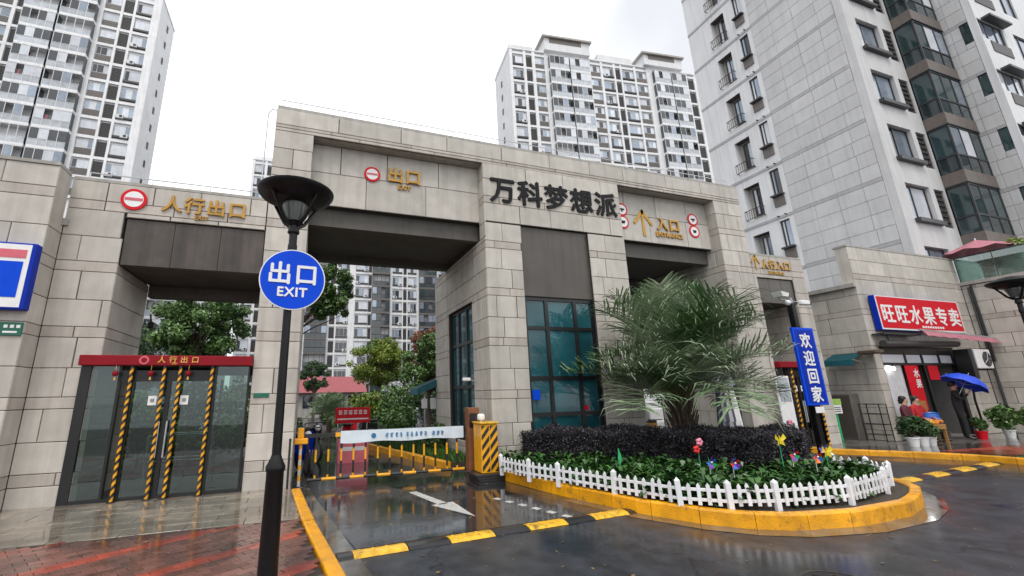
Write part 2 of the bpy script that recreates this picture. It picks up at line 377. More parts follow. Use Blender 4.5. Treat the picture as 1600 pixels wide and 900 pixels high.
# ------------------------------------------------------------------ mesh helpers
class MB:
    def __init__(s):
        s.v, s.f, s.m = [], [], []
    def add(s, vs, fs, m=0):
        o = len(s.v)
        s.v += [tuple(p) for p in vs]
        s.f += [tuple(o + i for i in f) for f in fs]
        s.m += [m] * len(fs)
        return s
    def box(s, x0, x1, y0, y1, z0, z1, m=0):
        x0, x1 = min(x0, x1), max(x0, x1); y0, y1 = min(y0, y1), max(y0, y1); z0, z1 = min(z0, z1), max(z0, z1)
        return s.add([(x0, y0, z0), (x1, y0, z0), (x1, y1, z0), (x0, y1, z0), (x0, y0, z1), (x1, y0, z1), (x1, y1, z1), (x0, y1, z1)],
                     [(0, 3, 2, 1), (4, 5, 6, 7), (0, 1, 5, 4), (1, 2, 6, 5), (2, 3, 7, 6), (3, 0, 4, 7)], m)
    def cbox(s, x0, x1, y0, y1, z0, z1, c=0.01, m=0):
        """a box with all edges chamfered"""
        X, Y, Z = (x0, x1), (y0, y1), (z0, z1)
        vs, idx = [], {}
        for i in (0, 1):
            for j in (0, 1):
                for k in (0, 1):
                    sx, sy, sz = (1, -1)[i], (1, -1)[j], (1, -1)[k]
                    p = (X[i], Y[j], Z[k])
                    idx[i, j, k, 0] = len(vs); vs.append((p[0], p[1] + sy * c, p[2] + sz * c))
                    idx[i, j, k, 1] = len(vs); vs.append((p[0] + sx * c, p[1], p[2] + sz * c))
                    idx[i, j, k, 2] = len(vs); vs.append((p[0] + sx * c, p[1] + sy * c, p[2]))
        fs = []
        for i in (0, 1):
            q = [idx[i, 0, 0, 0], idx[i, 1, 0, 0], idx[i, 1, 1, 0], idx[i, 0, 1, 0]]
            fs.append(q if i else q[::-1])
            q = [idx[0, i, 0, 1], idx[0, i, 1, 1], idx[1, i, 1, 1], idx[1, i, 0, 1]]
            fs.append(q if i else q[::-1])
            q = [idx[0, 0, i, 2], idx[1, 0, i, 2], idx[1, 1, i, 2], idx[0, 1, i, 2]]
            fs.append(q if i else q[::-1])
        for a in (0, 1):
            for b in (0, 1):
                fs.append([idx[a, b, 0, 0], idx[a, b, 1, 0], idx[a, b, 1, 1], idx[a, b, 0, 1]])
                fs.append([idx[a, 0, b, 0], idx[a, 1, b, 0], idx[a, 1, b, 2], idx[a, 0, b, 2]])
                fs.append([idx[0, a, b, 1], idx[1, a, b, 1], idx[1, a, b, 2], idx[0, a, b, 2]])
                for k in (0, 1):
                    fs.append([idx[a, b, k, 0], idx[a, b, k, 1], idx[a, b, k, 2]])
        return s.add(vs, fs, m)
    def quad(s, a, b, c, d, m=0):
        return s.add([a, b, c, d], [(0, 1, 2, 3)], m)
    def prism(s, poly, z0, z1, m=0, mtop=None):
        n = len(poly)
        vs = [(p[0], p[1], z0) for p in poly] + [(p[0], p[1], z1) for p in poly]
        s.add(vs, [tuple(range(n))[::-1]] + [(i, (i + 1) % n, n + (i + 1) % n, n + i) for i in range(n)], m)
        o = len(s.v) - 2 * n
        s.f.append(tuple(o + n + i for i in range(n))); s.m.append(m if mtop is None else mtop)
        return s
    def cyl(s, p0, p1, r0, r1=None, n=10, m=0, caps=True):
        r1 = r0 if r1 is None else r1
        p0, p1 = Vector(p0), Vector(p1)
        d = (p1 - p0).normalized()
        a = d.orthogonal().normalized(); b = d.cross(a)
        vs = []
        for p, r in ((p0, r0), (p1, r1)):
            for i in range(n):
                t = 2 * math.pi * i / n
                vs.append(p + a * (r * math.cos(t)) + b * (r * math.sin(t)))
        fs = [(i, (i + 1) % n, n + (i + 1) % n, n + i) for i in range(n)]
        if caps:
            fs += [tuple(range(n))[::-1], tuple(range(n, 2 * n))]
        return s.add(vs, fs, m)
    def tube(s, pts, rads, n=8, m=0):
        for i in range(len(pts) - 1):
            s.cyl(pts[i], pts[i + 1], rads[i], rads[i + 1], n, m, caps=True)
        return s
    def lathe(s, prof, n=24, c=(0, 0, 0), m=0, cap=True):
        vs = []
        for r, z in prof:
            for i in range(n):
                t = 2 * math.pi * i / n
                vs.append((c[0] + r * math.cos(t), c[1] + r * math.sin(t), c[2] + z))
        fs = []
        for k in range(len(prof) - 1):
            for i in range(n):
                fs.append((k * n + i, k * n + (i + 1) % n, (k + 1) * n + (i + 1) % n, (k + 1) * n + i))
        if cap:
            fs += [tuple(range(n))[::-1], tuple((len(prof) - 1) * n + i for i in range(n))]
        return s.add(vs, fs, m)
    def sphere(s, c, r, m=0, n=10, k=6, sz=1.0):
        prof = [(max(1e-4, r * math.sin(math.pi * i / k)), -r * sz * math.cos(math.pi * i / k)) for i in range(k + 1)]
        return s.lathe(prof, n, c, m, cap=False)
    def disc(s, c, r, thick, n=32, m=0):
        """a disc standing upright that faces -y"""
        return s.cyl((c[0], c[1], c[2]), (c[0], c[1] - thick, c[2]), r, r, n, m)
    def mesh(s, name, mats, smooth=False):
        me = bpy.data.meshes.new(name)
        me.from_pydata(s.v, [], s.f)
        for x in mats:
            me.materials.append(x)
        if len(mats) > 1:
            me.polygons.foreach_set('material_index', s.m)
        if smooth:
            me.polygons.foreach_set('use_smooth', [True] * len(s.f))
            try:
                me.set_sharp_from_angle(angle=R(40))
            except Exception:
                pass
        me.update()
        return me
    def build(s, name, mats, parent=None, smooth=False, local=False, loc=None, rot=None):
        if not isinstance(mats, (list, tuple)):
            mats = [mats]
        return link(name, s.mesh(name, mats, smooth), parent, local, loc, rot)

def link(name, me, parent=None, local=False, loc=None, rot=None):
    o = bpy.data.objects.new(name, me)
    COL.objects.link(o)
    if loc is not None:
        o.location = loc
    if rot is not None:
        o.rotation_euler = rot
    if parent is not None:
        o.parent = parent
        if not local:                       # the geometry (and loc) is in world coordinates
            r = parent
            off = Vector((0, 0, 0))
            while r is not None:
                off += r.location
                r = r.parent
            o.location = Vector(o.location) - off
    return o

def tag(o, label=None, cat=None, group=None, kind=None):
    if label: o['label'] = label
    if cat: o['category'] = cat
    if group: o['group'] = group
    if kind: o['kind'] = kind
    return o

def thing(name, label, cat, loc=(0, 0, 0), group=None, rz=0.0):
    o = bpy.data.objects.new(name, None)
    o.empty_display_size = 0.2
    COL.objects.link(o)
    o.location = loc
    o.rotation_euler = (0, 0, rz)
    return tag(o, label, cat, group)

def kids(o):
    return [c for c in bpy.data.objects if c.parent == o]

def dup(root, loc, rz=None, label=None, group=None):
    r = root.copy(); COL.objects.link(r); r.location = loc
    if rz is not None: r.rotation_euler = (0, 0, rz)
    if label: r['label'] = label
    if group: r['group'] = group
    for ch in kids(root):
        c = ch.copy(); COL.objects.link(c); c.parent = r
        for g in kids(ch):
            d = g.copy(); COL.objects.link(d); d.parent = c
    return r

_glyphs = {}
def glyph_mesh(body, size, ext, mt, bold=0.0, spacing=1.0, align='LEFT'):
    key = (body, round(size, 4), ext, mt.name, bold, spacing, align)
    if key in _glyphs:
        return _glyphs[key]
    c = bpy.data.curves.new('lettering', 'FONT')
    c.body = body
    c.size = size
    c.extrude = ext
    c.space_character = spacing
    c.align_x = align
    c.resolution_u = 3
    o = bpy.data.objects.new('lettering', c)
    COL.objects.link(o)
    dg = bpy.context.evaluated_depsgraph_get()
    me = bpy.data.meshes.new_from_object(o.evaluated_get(dg))
    bpy.data.objects.remove(o)
    me.materials.clear()
    me.materials.append(mt)
    if bold:                                # heavier strokes: the same outline laid five times, each a hair further out
        nv = len(me.vertices); co = np.empty(nv * 3); me.vertices.foreach_get('co', co); co = co.reshape(-1, 3)
        fs0 = [tuple(p.vertices) for p in me.polygons]
        vs, fs = [], []
        for k, (dx, dy) in enumerate(((0, 0), (bold, 0), (-bold, 0), (0, bold), (0, -bold))):
            vs += [(p[0] + dx, p[1] + dy, p[2] + .0006 * k) for p in co]
            fs += [tuple(i + k * nv for i in f) for f in fs0]
        me = bpy.data.meshes.new('lettering'); me.from_pydata(vs, [], fs); me.materials.append(mt); me.update()
    _glyphs[key] = me
    return me

def letters(body, x, y, z, pitch, size, ext, mt, parent, bold=0.0, rz=0.0, name='letter', squash=1.0, vertical=False):
    """each character a standing piece of its own, facing -y when rz is 0"""
    for i, ch in enumerate(body):
        me = glyph_mesh(ch, size, ext, mt, bold, align='CENTER')
        d = 0 if vertical else i * pitch
        o = link(name, me, parent, loc=(x + d * math.cos(rz), y + d * math.sin(rz), z - (i * pitch if vertical else 0)))
        o.rotation_euler = (R(90), 0, rz)
        o.scale = (squash, 1, 1)

def line_text(body, x, y, z, size, ext, mt, parent, bold=0.0, rz=0.0, spacing=1.0, align='LEFT', name='lettering'):
    me = glyph_mesh(body, size, ext, mt, bold, spacing, align)
    o = link(name, me, parent, loc=(x, y, z))
    o.rotation_euler = (R(90), 0, rz)
    return o

# ---- stone facing: every block an object, meshes shared by size
_blocks = {}
def block_mesh(wd, ht, dp, mt, c=0.008):
    key = (round(wd, 2), round(ht, 2), dp, mt.name)
    if key in _blocks:
        return _blocks[key]
    wd, ht = key[0], key[1]
    c = min(c, wd * 0.2, ht * 0.2)
    b = MB()
    b.add([(0, 0, 0), (wd, 0, 0), (wd, 0, ht), (0, 0, ht),
           (0, -dp + c, 0), (wd, -dp + c, 0), (wd, -dp + c, ht), (0, -dp + c, ht),
           (c, -dp, c), (wd - c, -dp, c), (wd - c, -dp, ht - c), (c, -dp, ht - c)],
          [(0, 1, 5, 4), (1, 2, 6, 5), (2, 3, 7, 6), (3, 0, 4, 7), (4, 5, 9, 8), (5, 6, 10, 9), (6, 7, 11, 10), (7, 4, 8, 11), (8, 9, 10, 11)])
    _blocks[key] = b.mesh('stone_block', [mt])
    return _blocks[key]

def cut(rects, hole):
    h0, h1, k0, k1 = hole
    out_ = []
    for a0, a1, b0, b1 in rects:
        if a1 <= h0 or a0 >= h1 or b1 <= k0 or b0 >= k1:
            out_.append((a0, a1, b0, b1)); continue
        if a0 < h0: out_.append((a0, h0, b0, b1))
        if a1 > h1: out_.append((h1, a1, b0, b1))
        m0, m1 = max(a0, h0), min(a1, h1)
        if b0 < k0: out_.append((m0, m1, b0, k0))
        if b1 > k1: out_.append((m0, m1, k1, b1))
    return [r for r in out_ if r[1] - r[0] > 0.03 and r[3] - r[2] > 0.03]

def std_courses(z0, z1):
    """tall, tall, thin courses every 1.19 m as on the gate"""
    edges = []
    for k in range(-1, 8):
        b = 0.40 + 1.19 * k
        edges += [(b, b + 0.19, 1), (b + 0.19, b + 0.67, 0), (b + 0.67, b + 1.19, 0)]
    res = []
    for a, b, t in edges:
        a, b = max(a, z0), min(b, z1)
        if b - a > 0.05: res.append((a, b, t))
    return res

def facing(parent, origin, face, width, courses, holes=(), seg=0.95, thinseg=1.3, dp=0.03, gap=0.014, seed=1, name='stone_block',
           mats=None, jit=0.18, rz=None, chamfer=0.008, stag=0.5):
    """lay blocks over a wall: face 'S' looks to -y (u runs +x), 'W' looks to -x (u runs -y), 'E' to +x (u runs +y)"""
    rot = {'S': 0.0, 'W': R(-90), 'E': R(90), 'N': R(180)}[face] if rz is None else rz
    ux = Vector((math.cos(rot), math.sin(rot), 0))
    r_ = random.Random(seed)
    ms = mats or (M['stone'], M['thinstone'])
    made = []
    for ci, (z0, z1, thin) in enumerate(courses):
        L_ = thinseg if thin else seg
        u = -L_ * (stag if ci % 2 else 0.0) - r_.random() * 0.4 * stag * L_
        cells = []
        while u < width:
            n = u + L_ * (1 + r_.uniform(-jit, jit))
            a, b = max(u, 0), min(n, width)
            if b - a > 0.04: cells.append((a, b, z0, z1))
            u = n
        # avoid slivers at the ends
        if len(cells) > 1 and cells[0][1] - cells[0][0] < 0.22:
            cells[1] = (cells[0][0], cells[1][1], z0, z1); cells.pop(0)
        if len(cells) > 1 and cells[-1][1] - cells[-1][0] < 0.22:
            cells[-2] = (cells[-2][0], cells[-1][1], z0, z1); cells.pop()
        for h in holes:
            cells = cut(cells, h)
        for a, b, c, d in cells:
            wd, ht = b - a - gap, d - c - gap
            if wd < 0.03 or ht < 0.02: continue
            me = block_mesh(wd, ht, dp, ms[1] if thin else ms[0], chamfer)
            p = Vector(origin) + ux * (a + gap / 2)
            made.append(link(name, me, parent, loc=(p.x, p.y, c + gap / 2), rot=(0, 0, rot)))
    return made

# ---- leaf clouds
def leaf_cloud(centres, n, size, squash=1.0, up=0.35, rng=None, aspect=2.0, shell=0.55):
    """n little bent leaves spread through clumps given as (x, y, z, r)"""
    rng = rng or nrg
    C = np.array(centres, float)
    wts = C[:, 3] ** 2; wts /= wts.sum()
    k = rng.choice(len(C), n, p=wts)
    d = rng.normal(size=(n, 3)); d /= np.linalg.norm(d, axis=1)[:, None]
    rad = C[k, 3] * (shell + (1 - shell) * rng.random(n) ** 0.5) * (0.8 + 0.3 * rng.random(n))
    p = C[k, :3] + d * rad[:, None] * np.array([1, 1, squash])
    nrm = d * 0.8 + rng.normal(size=(n, 3)) * 0.7 + np.array([0, 0, up])
    nrm /= np.linalg.norm(nrm, axis=1)[:, None]
    t = np.cross(nrm, rng.normal(size=(n, 3))); t /= np.linalg.norm(t, axis=1)[:, None] + 1e-9
    b = np.cross(nrm, t)
    s = size * (0.6 + 0.8 * rng.random(n))[:, None]
    v = np.empty((n, 4, 3))
    v[:, 0] = p - t * s * 0.5
    v[:, 1] = p + b * s * 0.5 / aspect + nrm * s * 0.08
    v[:, 2] = p + t * s * 0.5 - nrm * s * 0.12
    v[:, 3] = p - b * s * 0.5 / aspect + nrm * s * 0.08
    return v.reshape(-1, 3)

def quads_mesh(name, v, mt):
    n = len(v) // 4
    me = bpy.data.meshes.new(name)
    me.vertices.add(len(v)); me.vertices.foreach_set('co', np.asarray(v, np.float32).ravel())
    me.loops.add(n * 4); me.loops.foreach_set('vertex_index', np.arange(n * 4, dtype=np.int32))
    me.polygons.add(n)
    me.polygons.foreach_set('loop_start', np.arange(0, n * 4, 4, dtype=np.int32))
    me.materials.append(mt)
    me.update(calc_edges=True)
    me.validate()
    return me

def tree(label, x, y, base, top, rx_, rz2, leafmat, n=9000, size=0.16, clumps=38, seed=3, name='broadleaf_tree', trunk_r=0.11, group=None, off=(0, 0)):
    rr = random.Random(seed)
    rg = np.random.default_rng(seed)
    t = thing(name, label, 'tree', (x, y, base), group)
    cz = top - rz2 - base
    b = MB()
    bend = (rr.uniform(-.15, .15) + off[0], rr.uniform(-.15, .15) + off[1])
    pts = [(0, 0, 0), (bend[0] * .12, bend[1] * .12, cz * .6), (bend[0], bend[1], cz * .95)]
    b.tube(pts, [trunk_r, trunk_r * .75, trunk_r * .5], 9)
    n = int(n * 1.9); size *= .72; clumps = int(clumps * 1.9)
    cl = []
    for i in range(clumps):
        d = Vector((rr.gauss(0, 1), rr.gauss(0, 1), rr.gauss(0, 1))).normalized()
        q = rr.random() ** 0.42 * rr.choice([1, 1, 1, 1.12])
        c = Vector((d.x * rx_ * q + off[0], d.y * rx_ * q + off[1], cz + d.z * rz2 * q))
        cl.append((c.x, c.y, c.z, rx_ * rr.uniform(0.11, 0.32)))
        if i % 4 == 0:
            mid = Vector(pts[1]).lerp(c, 0.5) + Vector((0, 0, 0.1))
            b.tube([pts[1], tuple(mid), tuple(c)], [trunk_r * .45, trunk_r * .28, trunk_r * .1], 5)
    b.build('trunk', M['bark'], t, smooth=True, local=True)
    v = leaf_cloud(cl, n, size, squash=0.8, rng=rg, shell=.25)
    link('crown', quads_mesh('crown', v, leafmat), t, local=True)
    return t

# ================================================================== THE SETTING
def sheet(name, poly, z, mt, kind='structure'):
    b = MB(); b.add([(p[0], p[1], z) for p in poly], [tuple(range(len(poly)))])
    return tag(b.build(name, mt), kind=kind)

sheet('ground', [(-600, -300), (600, -300), (600, 900), (-600, 900)], -0.03, M['earth'])
sheet('road', [(-0.9, -30), (60, -30), (60, 5.2), (16.2, 5.2), (13.3, 8.9), (12.9, 40), (0.3, 40), (0.14, 9.76), (0.5, 6.4), (0.71, 4.74), (0.9, 2.4)], 0.0, M['asphalt'])
sheet('exit_lane', [(0.66, 5.55), (4.5, 5.85), (4.28, 6.62), (4.05, 7.32), (3.85, 8.55), (3.7, 9.0), (3.3, 10.3), (2.1, 15.2), (2.1, 22), (0.25, 22), (0.16, 9.7), (0.5, 6.5)], 0.0035, M['puddled'])
# ---- left forecourt: slabs by the gate, brick towards the viewer
pz = 0.10
plaza = MB()
kl = [(-0.17, 9.2), (-0.14, 8.81), (0.03, 6.8), (0.28, 4.64), (0.5, 2.6), (0.9, -1.0), (2.0, -14)]
plaza.prism([(-26, -14)] + [(p[0] - 0.02, p[1]) for p in reversed(kl)] + [(-0.17, 40), (-26, 40)], -0.02, pz - 0.012, 0)
plaza = tag(plaza.build('plaza', M['pavejoint']), kind='structure')
def plaza_edge(y):
    for a, b in zip(kl, kl[1:]):
        if b[1] <= y <= a[1]:
            return a[0] + (b[0] - a[0]) * (a[1] - y) / (a[1] - b[1])
    return -0.17
_slabs = {}
def slab_obj(x, y, wd, ln, mt, name, rz=0.0, gap=0.008, th=0.02, dz=0.0):
    key = (round(wd, 2), round(ln, 2), mt.name)
    if key not in _slabs:
        b = MB(); a, c = key[0] - gap, key[1] - gap
        b.cbox(-a / 2, a / 2, -c / 2, c / 2, -th, 0, 0.003)
        _slabs[key] = b.mesh(name, [mt])
    return link(name, _slabs[key], plaza, loc=(x, y, pz + dz), rot=(rnd.gauss(0, .0025), rnd.gauss(0, .0025), rz))
yy = 6.76
row = 0
while yy < 9.25:
    x = -0.3 - (0.35 if row % 2 else 0.0)
    x1 = plaza_edge(yy + .17)
    right = x1
    while right > -9.5:
        wd = 0.70 if right < x1 or row % 2 == 0 else 0.35
        slab_obj(right - wd / 2, yy + 0.165, wd, 0.33, M['slab'], 'paving_slab', dz=rnd.gauss(0, .0008))
        right -= wd
    yy += 0.33; row += 1
# bricks, laid along the diagonal of the red bands
bd = Vector((0.85, 0.527, 0)); bn = Vector((-0.527, 0.85, 0))
brick_cells = []
for j in range(-60, 90):
    for i in range(-60, 60):
        p = bd * ((i + (0.5 if j % 2 else 0)) * 0.20) + bn * (j * 0.10) + Vector((-1.6, 5.0, 0))
        if p.y > 6.70 or p.y < 1.5 or p.x < -7 or p.x > plaza_edge(p.y) - 0.06: continue
        red = (j % 10) in (0, 1)
        brick_cells.append((p, red))
def in_view(p):
    q = world_to_camera_view(sc, cam, Vector(p))
    return -0.02 < q.x < 1.02 and -0.03 < q.y < 1.02 and q.z > 0
bpy.context.view_layer.update()
vis = sorted([c for c in brick_cells if in_view((c[0].x, c[0].y, pz))], key=lambda c: c[0].length)
near = vis[:300]
near_ids = {id(c) for c in near}
brot = math.atan2(bd.y, bd.x)
for p, red in near:
    slab_obj(p.x, p.y, 0.20, 0.10, M['paver_red' if red else 'paver'], 'brick', brot, gap=0.006, dz=rnd.gauss(0, .001))
for red in (False, True):
    bb = MB()
    for c in brick_cells:
        if id(c) in near_ids or c[1] != red: continue
        p = c[0]; z = pz + rnd.gauss(0, .001)
        a, e = bd * 0.097, bn * 0.047
        q = [p - a - e, p + a - e, p + a + e, p - a + e]
        bb.add([(v.x, v.y, z) for v in q] + [(v.x, v.y, z - .02) for v in q], [(0, 1, 2, 3), (4, 5, 1, 0), (5, 6, 2, 1), (6, 7, 3, 2), (7, 4, 0, 3)])
    tag(bb.build('brick_field', M['paver_red' if red else 'paver'], plaza), kind='stuff')

# ---- kerbs
def kerb_run(name, pts, wd, z1, z0, mt, seg=0.75, side=1):
    """kerb stones along a polyline; wd to the left of travel"""
    root = tag(bpy.data.objects.new(name, None), kind='structure')
    COL.objects.link(root)
    P = [Vector((p[0], p[1])) for p in pts]
    # resample
    L_ = [0.0]
    for a, b in zip(P, P[1:]): L_.append(L_[-1] + (b - a).length)
    def at(s_):
        s_ = min(max(s_, 0), L_[-1])
        for i in range(len(P) - 1):
            if s_ <= L_[i + 1] + 1e-9:
                f = (s_ - L_[i]) / max(1e-9, L_[i + 1] - L_[i])
                return P[i].lerp(P[i + 1], f)
        return P[-1]
    def nrm(s_):
        d = (at(s_ + .12) - at(s_ - .12)).normalized()
        return Vector((-d.y, d.x)) * side
    n = max(1, round(L_[-1] / seg)); st = L_[-1] / n
    for i in range(n):
        b = MB()
        sub = 3
        g = 0.004
        dz = rnd.gauss(0, .003)
        prof = [(0, z0), (0, z1 - .025 + dz), (.006, z1 - .008 + dz), (.025, z1 + dz), (wd - .02, z1 + dz), (wd, z1 - .02 + dz), (wd, z0)]
        rings = []
        for k in range(sub + 1):
            s_ = i * st + g + (st - 2 * g) * k / sub
            c, nn = at(s_), nrm(s_)
            rings.append([(c.x + nn.x * o_, c.y + nn.y * o_, z) for o_, z in prof])
        m_ = len(prof)
        b.add([v for r in rings for v in r],
              [(k * m_ + j, k * m_ + j + 1, (k + 1) * m_ + j + 1, (k + 1) * m_ + j) for k in range(sub) for j in range(m_ - 1)]
              + [tuple(range(m_))[::-1], tuple(sub * m_ + j for j in range(m_))])
        b.build('kerb_stone', mt, root)
    return root
kerb_run('plaza_kerb', [(0.9, -1.0), (0.5, 2.6), (0.28, 4.64), (0.03, 6.8), (-0.14, 8.75)], 0.16, 0.125, -0.02, M['kerbyellow'], side=-1)
gut = MB()
gin = [(-0.02, 9.4), (0.0, 8.81), (0.19, 6.8), (0.44, 4.64), (0.66, 2.6), (1.06, -1.0)]
gout = [(0.14, 9.76), (0.22, 8.9), (0.5, 6.6), (0.72, 4.74), (0.92, 2.6), (1.35, -1.0)]
for a, b, c, d in zip(gin, gin[1:], gout, gout[1:]):
    gut.quad((a[0], a[1], .006), (b[0], b[1], .006), (d[0], d[1], .006), (c[0], c[1], .006))
tag(gut.build('gutter', M['gutter']), kind='structure')

island = [(3.78, 8.95), (3.91, 8.55), (4.14, 7.32), (4.32, 6.62), (4.64, 5.52), (5.03, 4.8), (5.4, 4.42), (5.86, 4.17), (6.76, 4.0), (7.85, 4.05), (8.6, 4.26), (9.2, 4.55), (9.6, 4.95), (9.72, 5.45), (9.55, 6.2), (9.2, 7.2), (8.95, 8.0), (8.75, 8.95)]
kerb_run('planter_kerb', island, 0.13, 0.19, -0.02, M['kerbyellow'], seg=0.62, side=1)
soil = MB(); soil.prism([(p[0] * .985 + 6.6 * .015, p[1] * .985 + 6.8 * .015) for p in island[::1]][::1], 0.0, 0.16, 0)
soil = tag(soil.build('planter_soil', M['soil']), kind='structure')
# gutter stain round the island: a pale concrete apron
ap = MB()
cx_, cy_ = 6.9, 6.6
for a, b in zip(island[3:16], island[4:16]):
    def o_(p, k): 
        d = Vector((p[0] - cx_, p[1] - cy_)).normalized(); return (p[0] + d.x * k, p[1] + d.y * k, .005)
    ap.quad(o_(a, -.02), o_(a, .24), o_(b, .24), o_(b, -.02))
tag(ap.build('planter_apron', M['gutter']), kind='structure')

# right pavement in front of the shop
rk = [(40, 3.4), (17.5, 4.55), (14.95, 5.3), (14.78, 6.2), (14.1, 7.28), (13.3, 8.2), (12.95, 9.0)]
pav = MB(); pav.prism([(40, 3.6)] + [(p[0] + .12, p[1] + .1) for p in rk[1:]] + [(12.95, 40), (60, 40), (60, 3.0)], -0.02, 0.10, 0)
tag(pav.build('pavement', M['earth']), kind='structure')
kerb_run('pavement_kerb', rk, 0.14, 0.14, -0.02, M['kerbyellow'], seg=0.8, side=-1)
bandp = MB()
bandp.add([(15.6, 5.9, .1045), (40, 4.4, .1045), (40, 5.6, .1045), (15.3, 7.0, .1045)], [(0, 1, 2, 3)])
tag(bandp.build('pavement_brick_band', M['paver_red']), kind='structure')

# ---- fallen leaves and grit
rgl = np.random.default_rng(77)
vs = []
for _ in range(420):
    x, y = rgl.uniform(-5, 16), rgl.uniform(2.4, 9.0)
    z = .112 if x < plaza_edge(y) else .008
    if x > 3.6 and y > 4.0 and x < 9.8: continue
    a = rgl.uniform(0, 6.28); L_ = rgl.uniform(.012, .038)
    u_ = np.array([math.cos(a), math.sin(a), rgl.uniform(-.1, .1)]) * L_; v_ = np.array([-math.sin(a), math.cos(a), .1]) * L_ * .45
    p = np.array([x, y, z])
    vs += [p - u_, p + v_, p + u_, p - v_]
tag(link('fallen_leaves', quads_mesh('fallen_leaves', np.array(vs), mat('wet_fallen_leaf', (.22, .15, .06), .4, var=.5, scale=3))), 'small wet fallen leaves scattered over the road and paving', kind='stuff')
# ---- standing water
water = mat('standing_water', (0.018, 0.02, 0.024), 0.03, var=0.1, spec=0.5)
def puddle(cx, cy, rx_, ry_, seed):
    r_ = random.Random(seed)
    b = MB(); n = 26
    ph = [r_.uniform(0, 6.28) for _ in range(3)]
    pts = []
    for i in range(n):
        a = 2 * math.pi * i / n
        k = 1 + .22 * math.sin(2 * a + ph[0]) + .16 * math.sin(3 * a + ph[1]) + .08 * math.sin(5 * a + ph[2])
        pts.append((cx + rx_ * k * math.cos(a), cy + ry_ * k * math.sin(a), .0095))
    b.add(pts, [tuple(range(n))])
    return tag(b.build('puddle', water), kind='structure')
puddle(2.2, 3.9, .22, .14, 8)
# ---- speed bumps
def bump(label, p0, p1, segs, wd=0.25, h=0.04):
    t = thing('speed_bump', label, 'speed bump', (p0[0], p0[1], 0), 'rubber speed bumps')
    a, b = Vector((*p0, 0)), Vector((*p1, 0))
    d = (b - a).normalized(); n = Vector((-d.y, d.x, 0))
    L_ = (b - a).length
    prof = [(-wd / 2, .004), (-wd * .3, h * .75), (0, h), (wd * .3, h * .75), (wd / 2, .004)]
    cur = 0.0
    for ln, yel in segs:
        e = min(cur + ln, L_)
        if e - cur < .02: break
        bb = MB(); vs = []
        for s_ in (cur + .006, e - .006):
            for o_, z in prof:
                q = a + d * s_ + n * o_
                vs.append((q.x, q.y, z))
        m_ = len(prof)
        bb.add(vs, [(j, j + m_, j + 1 + m_, j + 1) for j in range(m_ - 1)] + [tuple(range(m_)), tuple(range(m_, 2 * m_))[::-1]])
        if yel:   # studs on the yellow pieces
            k = int((e - cur) / .16)
            for i in range(k):
                for o2 in (-.3, .0, .3):
                    q = a + d * (cur + .08 + i * .16) + n * (o2 * wd * .6)
                    zz = h if o2 == 0 else h * .86
                    bb.cyl((q.x, q.y, zz - .012), (q.x, q.y, zz + .006), .02, .012, 6)
        bb.build('bump_segment', M['bump_yellow'] if yel else M['black'], t)
        cur = e
    return t
bump('black and yellow speed bump across the exit lane in front of the barrier', (0.42, 5.34), (4.62, 5.68),
     [(.17, 0), (.62, 1), (.52, 0), (.6, 1), (.5, 0), (.6, 1), (.45, 0), (.62, 1), (.3, 0)])
bump('black and yellow speed bump across the entrance lane right of the planter', (9.85, 5.40), (14.7, 5.85),
     [(.5, 0), (.65, 1), (.55, 0), (.6, 1), (.55, 0), (.65, 1), (.5, 0), (.65, 1), (.5, 0)], wd=.27)
# painted arrow and worn dashes
ar = MB()
a0, a1 = Vector((1.95, 8.22)), Vector((2.42, 6.3))
d = (a1 - a0).normalized(); n = Vector((-d.y, d.x))
def P2(s_, o_): q = a0 + d * s_ + n * o_; return (q.x, q.y, 0.0045)
ar.add([P2(0, -.075), P2(1.1, -.085), P2(1.1, .085), P2(0, .075)], [(0, 1, 2, 3)])
ar.add([P2(1.05, -.20), P2(1.98, 0), P2(1.05, .20)], [(0, 1, 2)])
tag(ar.build('road_arrow', M['stripe_white']), kind='structure')
ds = MB()
for i in range(6):
    q0 = Vector((3.12, 7.2)).lerp(Vector((3.7, 5.6)), i / 6); q1 = Vector((3.12, 7.2)).lerp(Vector((3.7, 5.6)), (i + .45) / 6)
    e = Vector((.05, .02))
    ds.add([(q0.x - e.x, q0.y - e.y, .0045), (q1.x - e.x, q1.y - e.y, .0045), (q1.x + e.x, q1.y + e.y, .0045), (q0.x + e.x, q0.y + e.y, .0045)], [(0, 1, 2, 3)])
tag(ds.build('road_marking', M['stripe_white']), kind='structure')
mh = thing('manhole_cover', 'round iron manhole cover set in the asphalt at the bottom edge', 'manhole cover', (4.62, 2.98, 0))
b = MB(); b.lathe([(.33, .002), (.33, .012), (.30, .014), (.30, .009)], 32); b.build('rim', M['black'], mh, local=True)
b = MB(); b.lathe([(.295, .002), (.295, .010)], 32)
for i in range(-3, 4):
    for j in range(-3, 4):
        if i * i + j * j < 10: b.box(i * .08 - .025, i * .08 + .025, j * .08 - .025, j * .08 + .025, .010, .014)
b.build('lid', M['black'], mh, local=True)

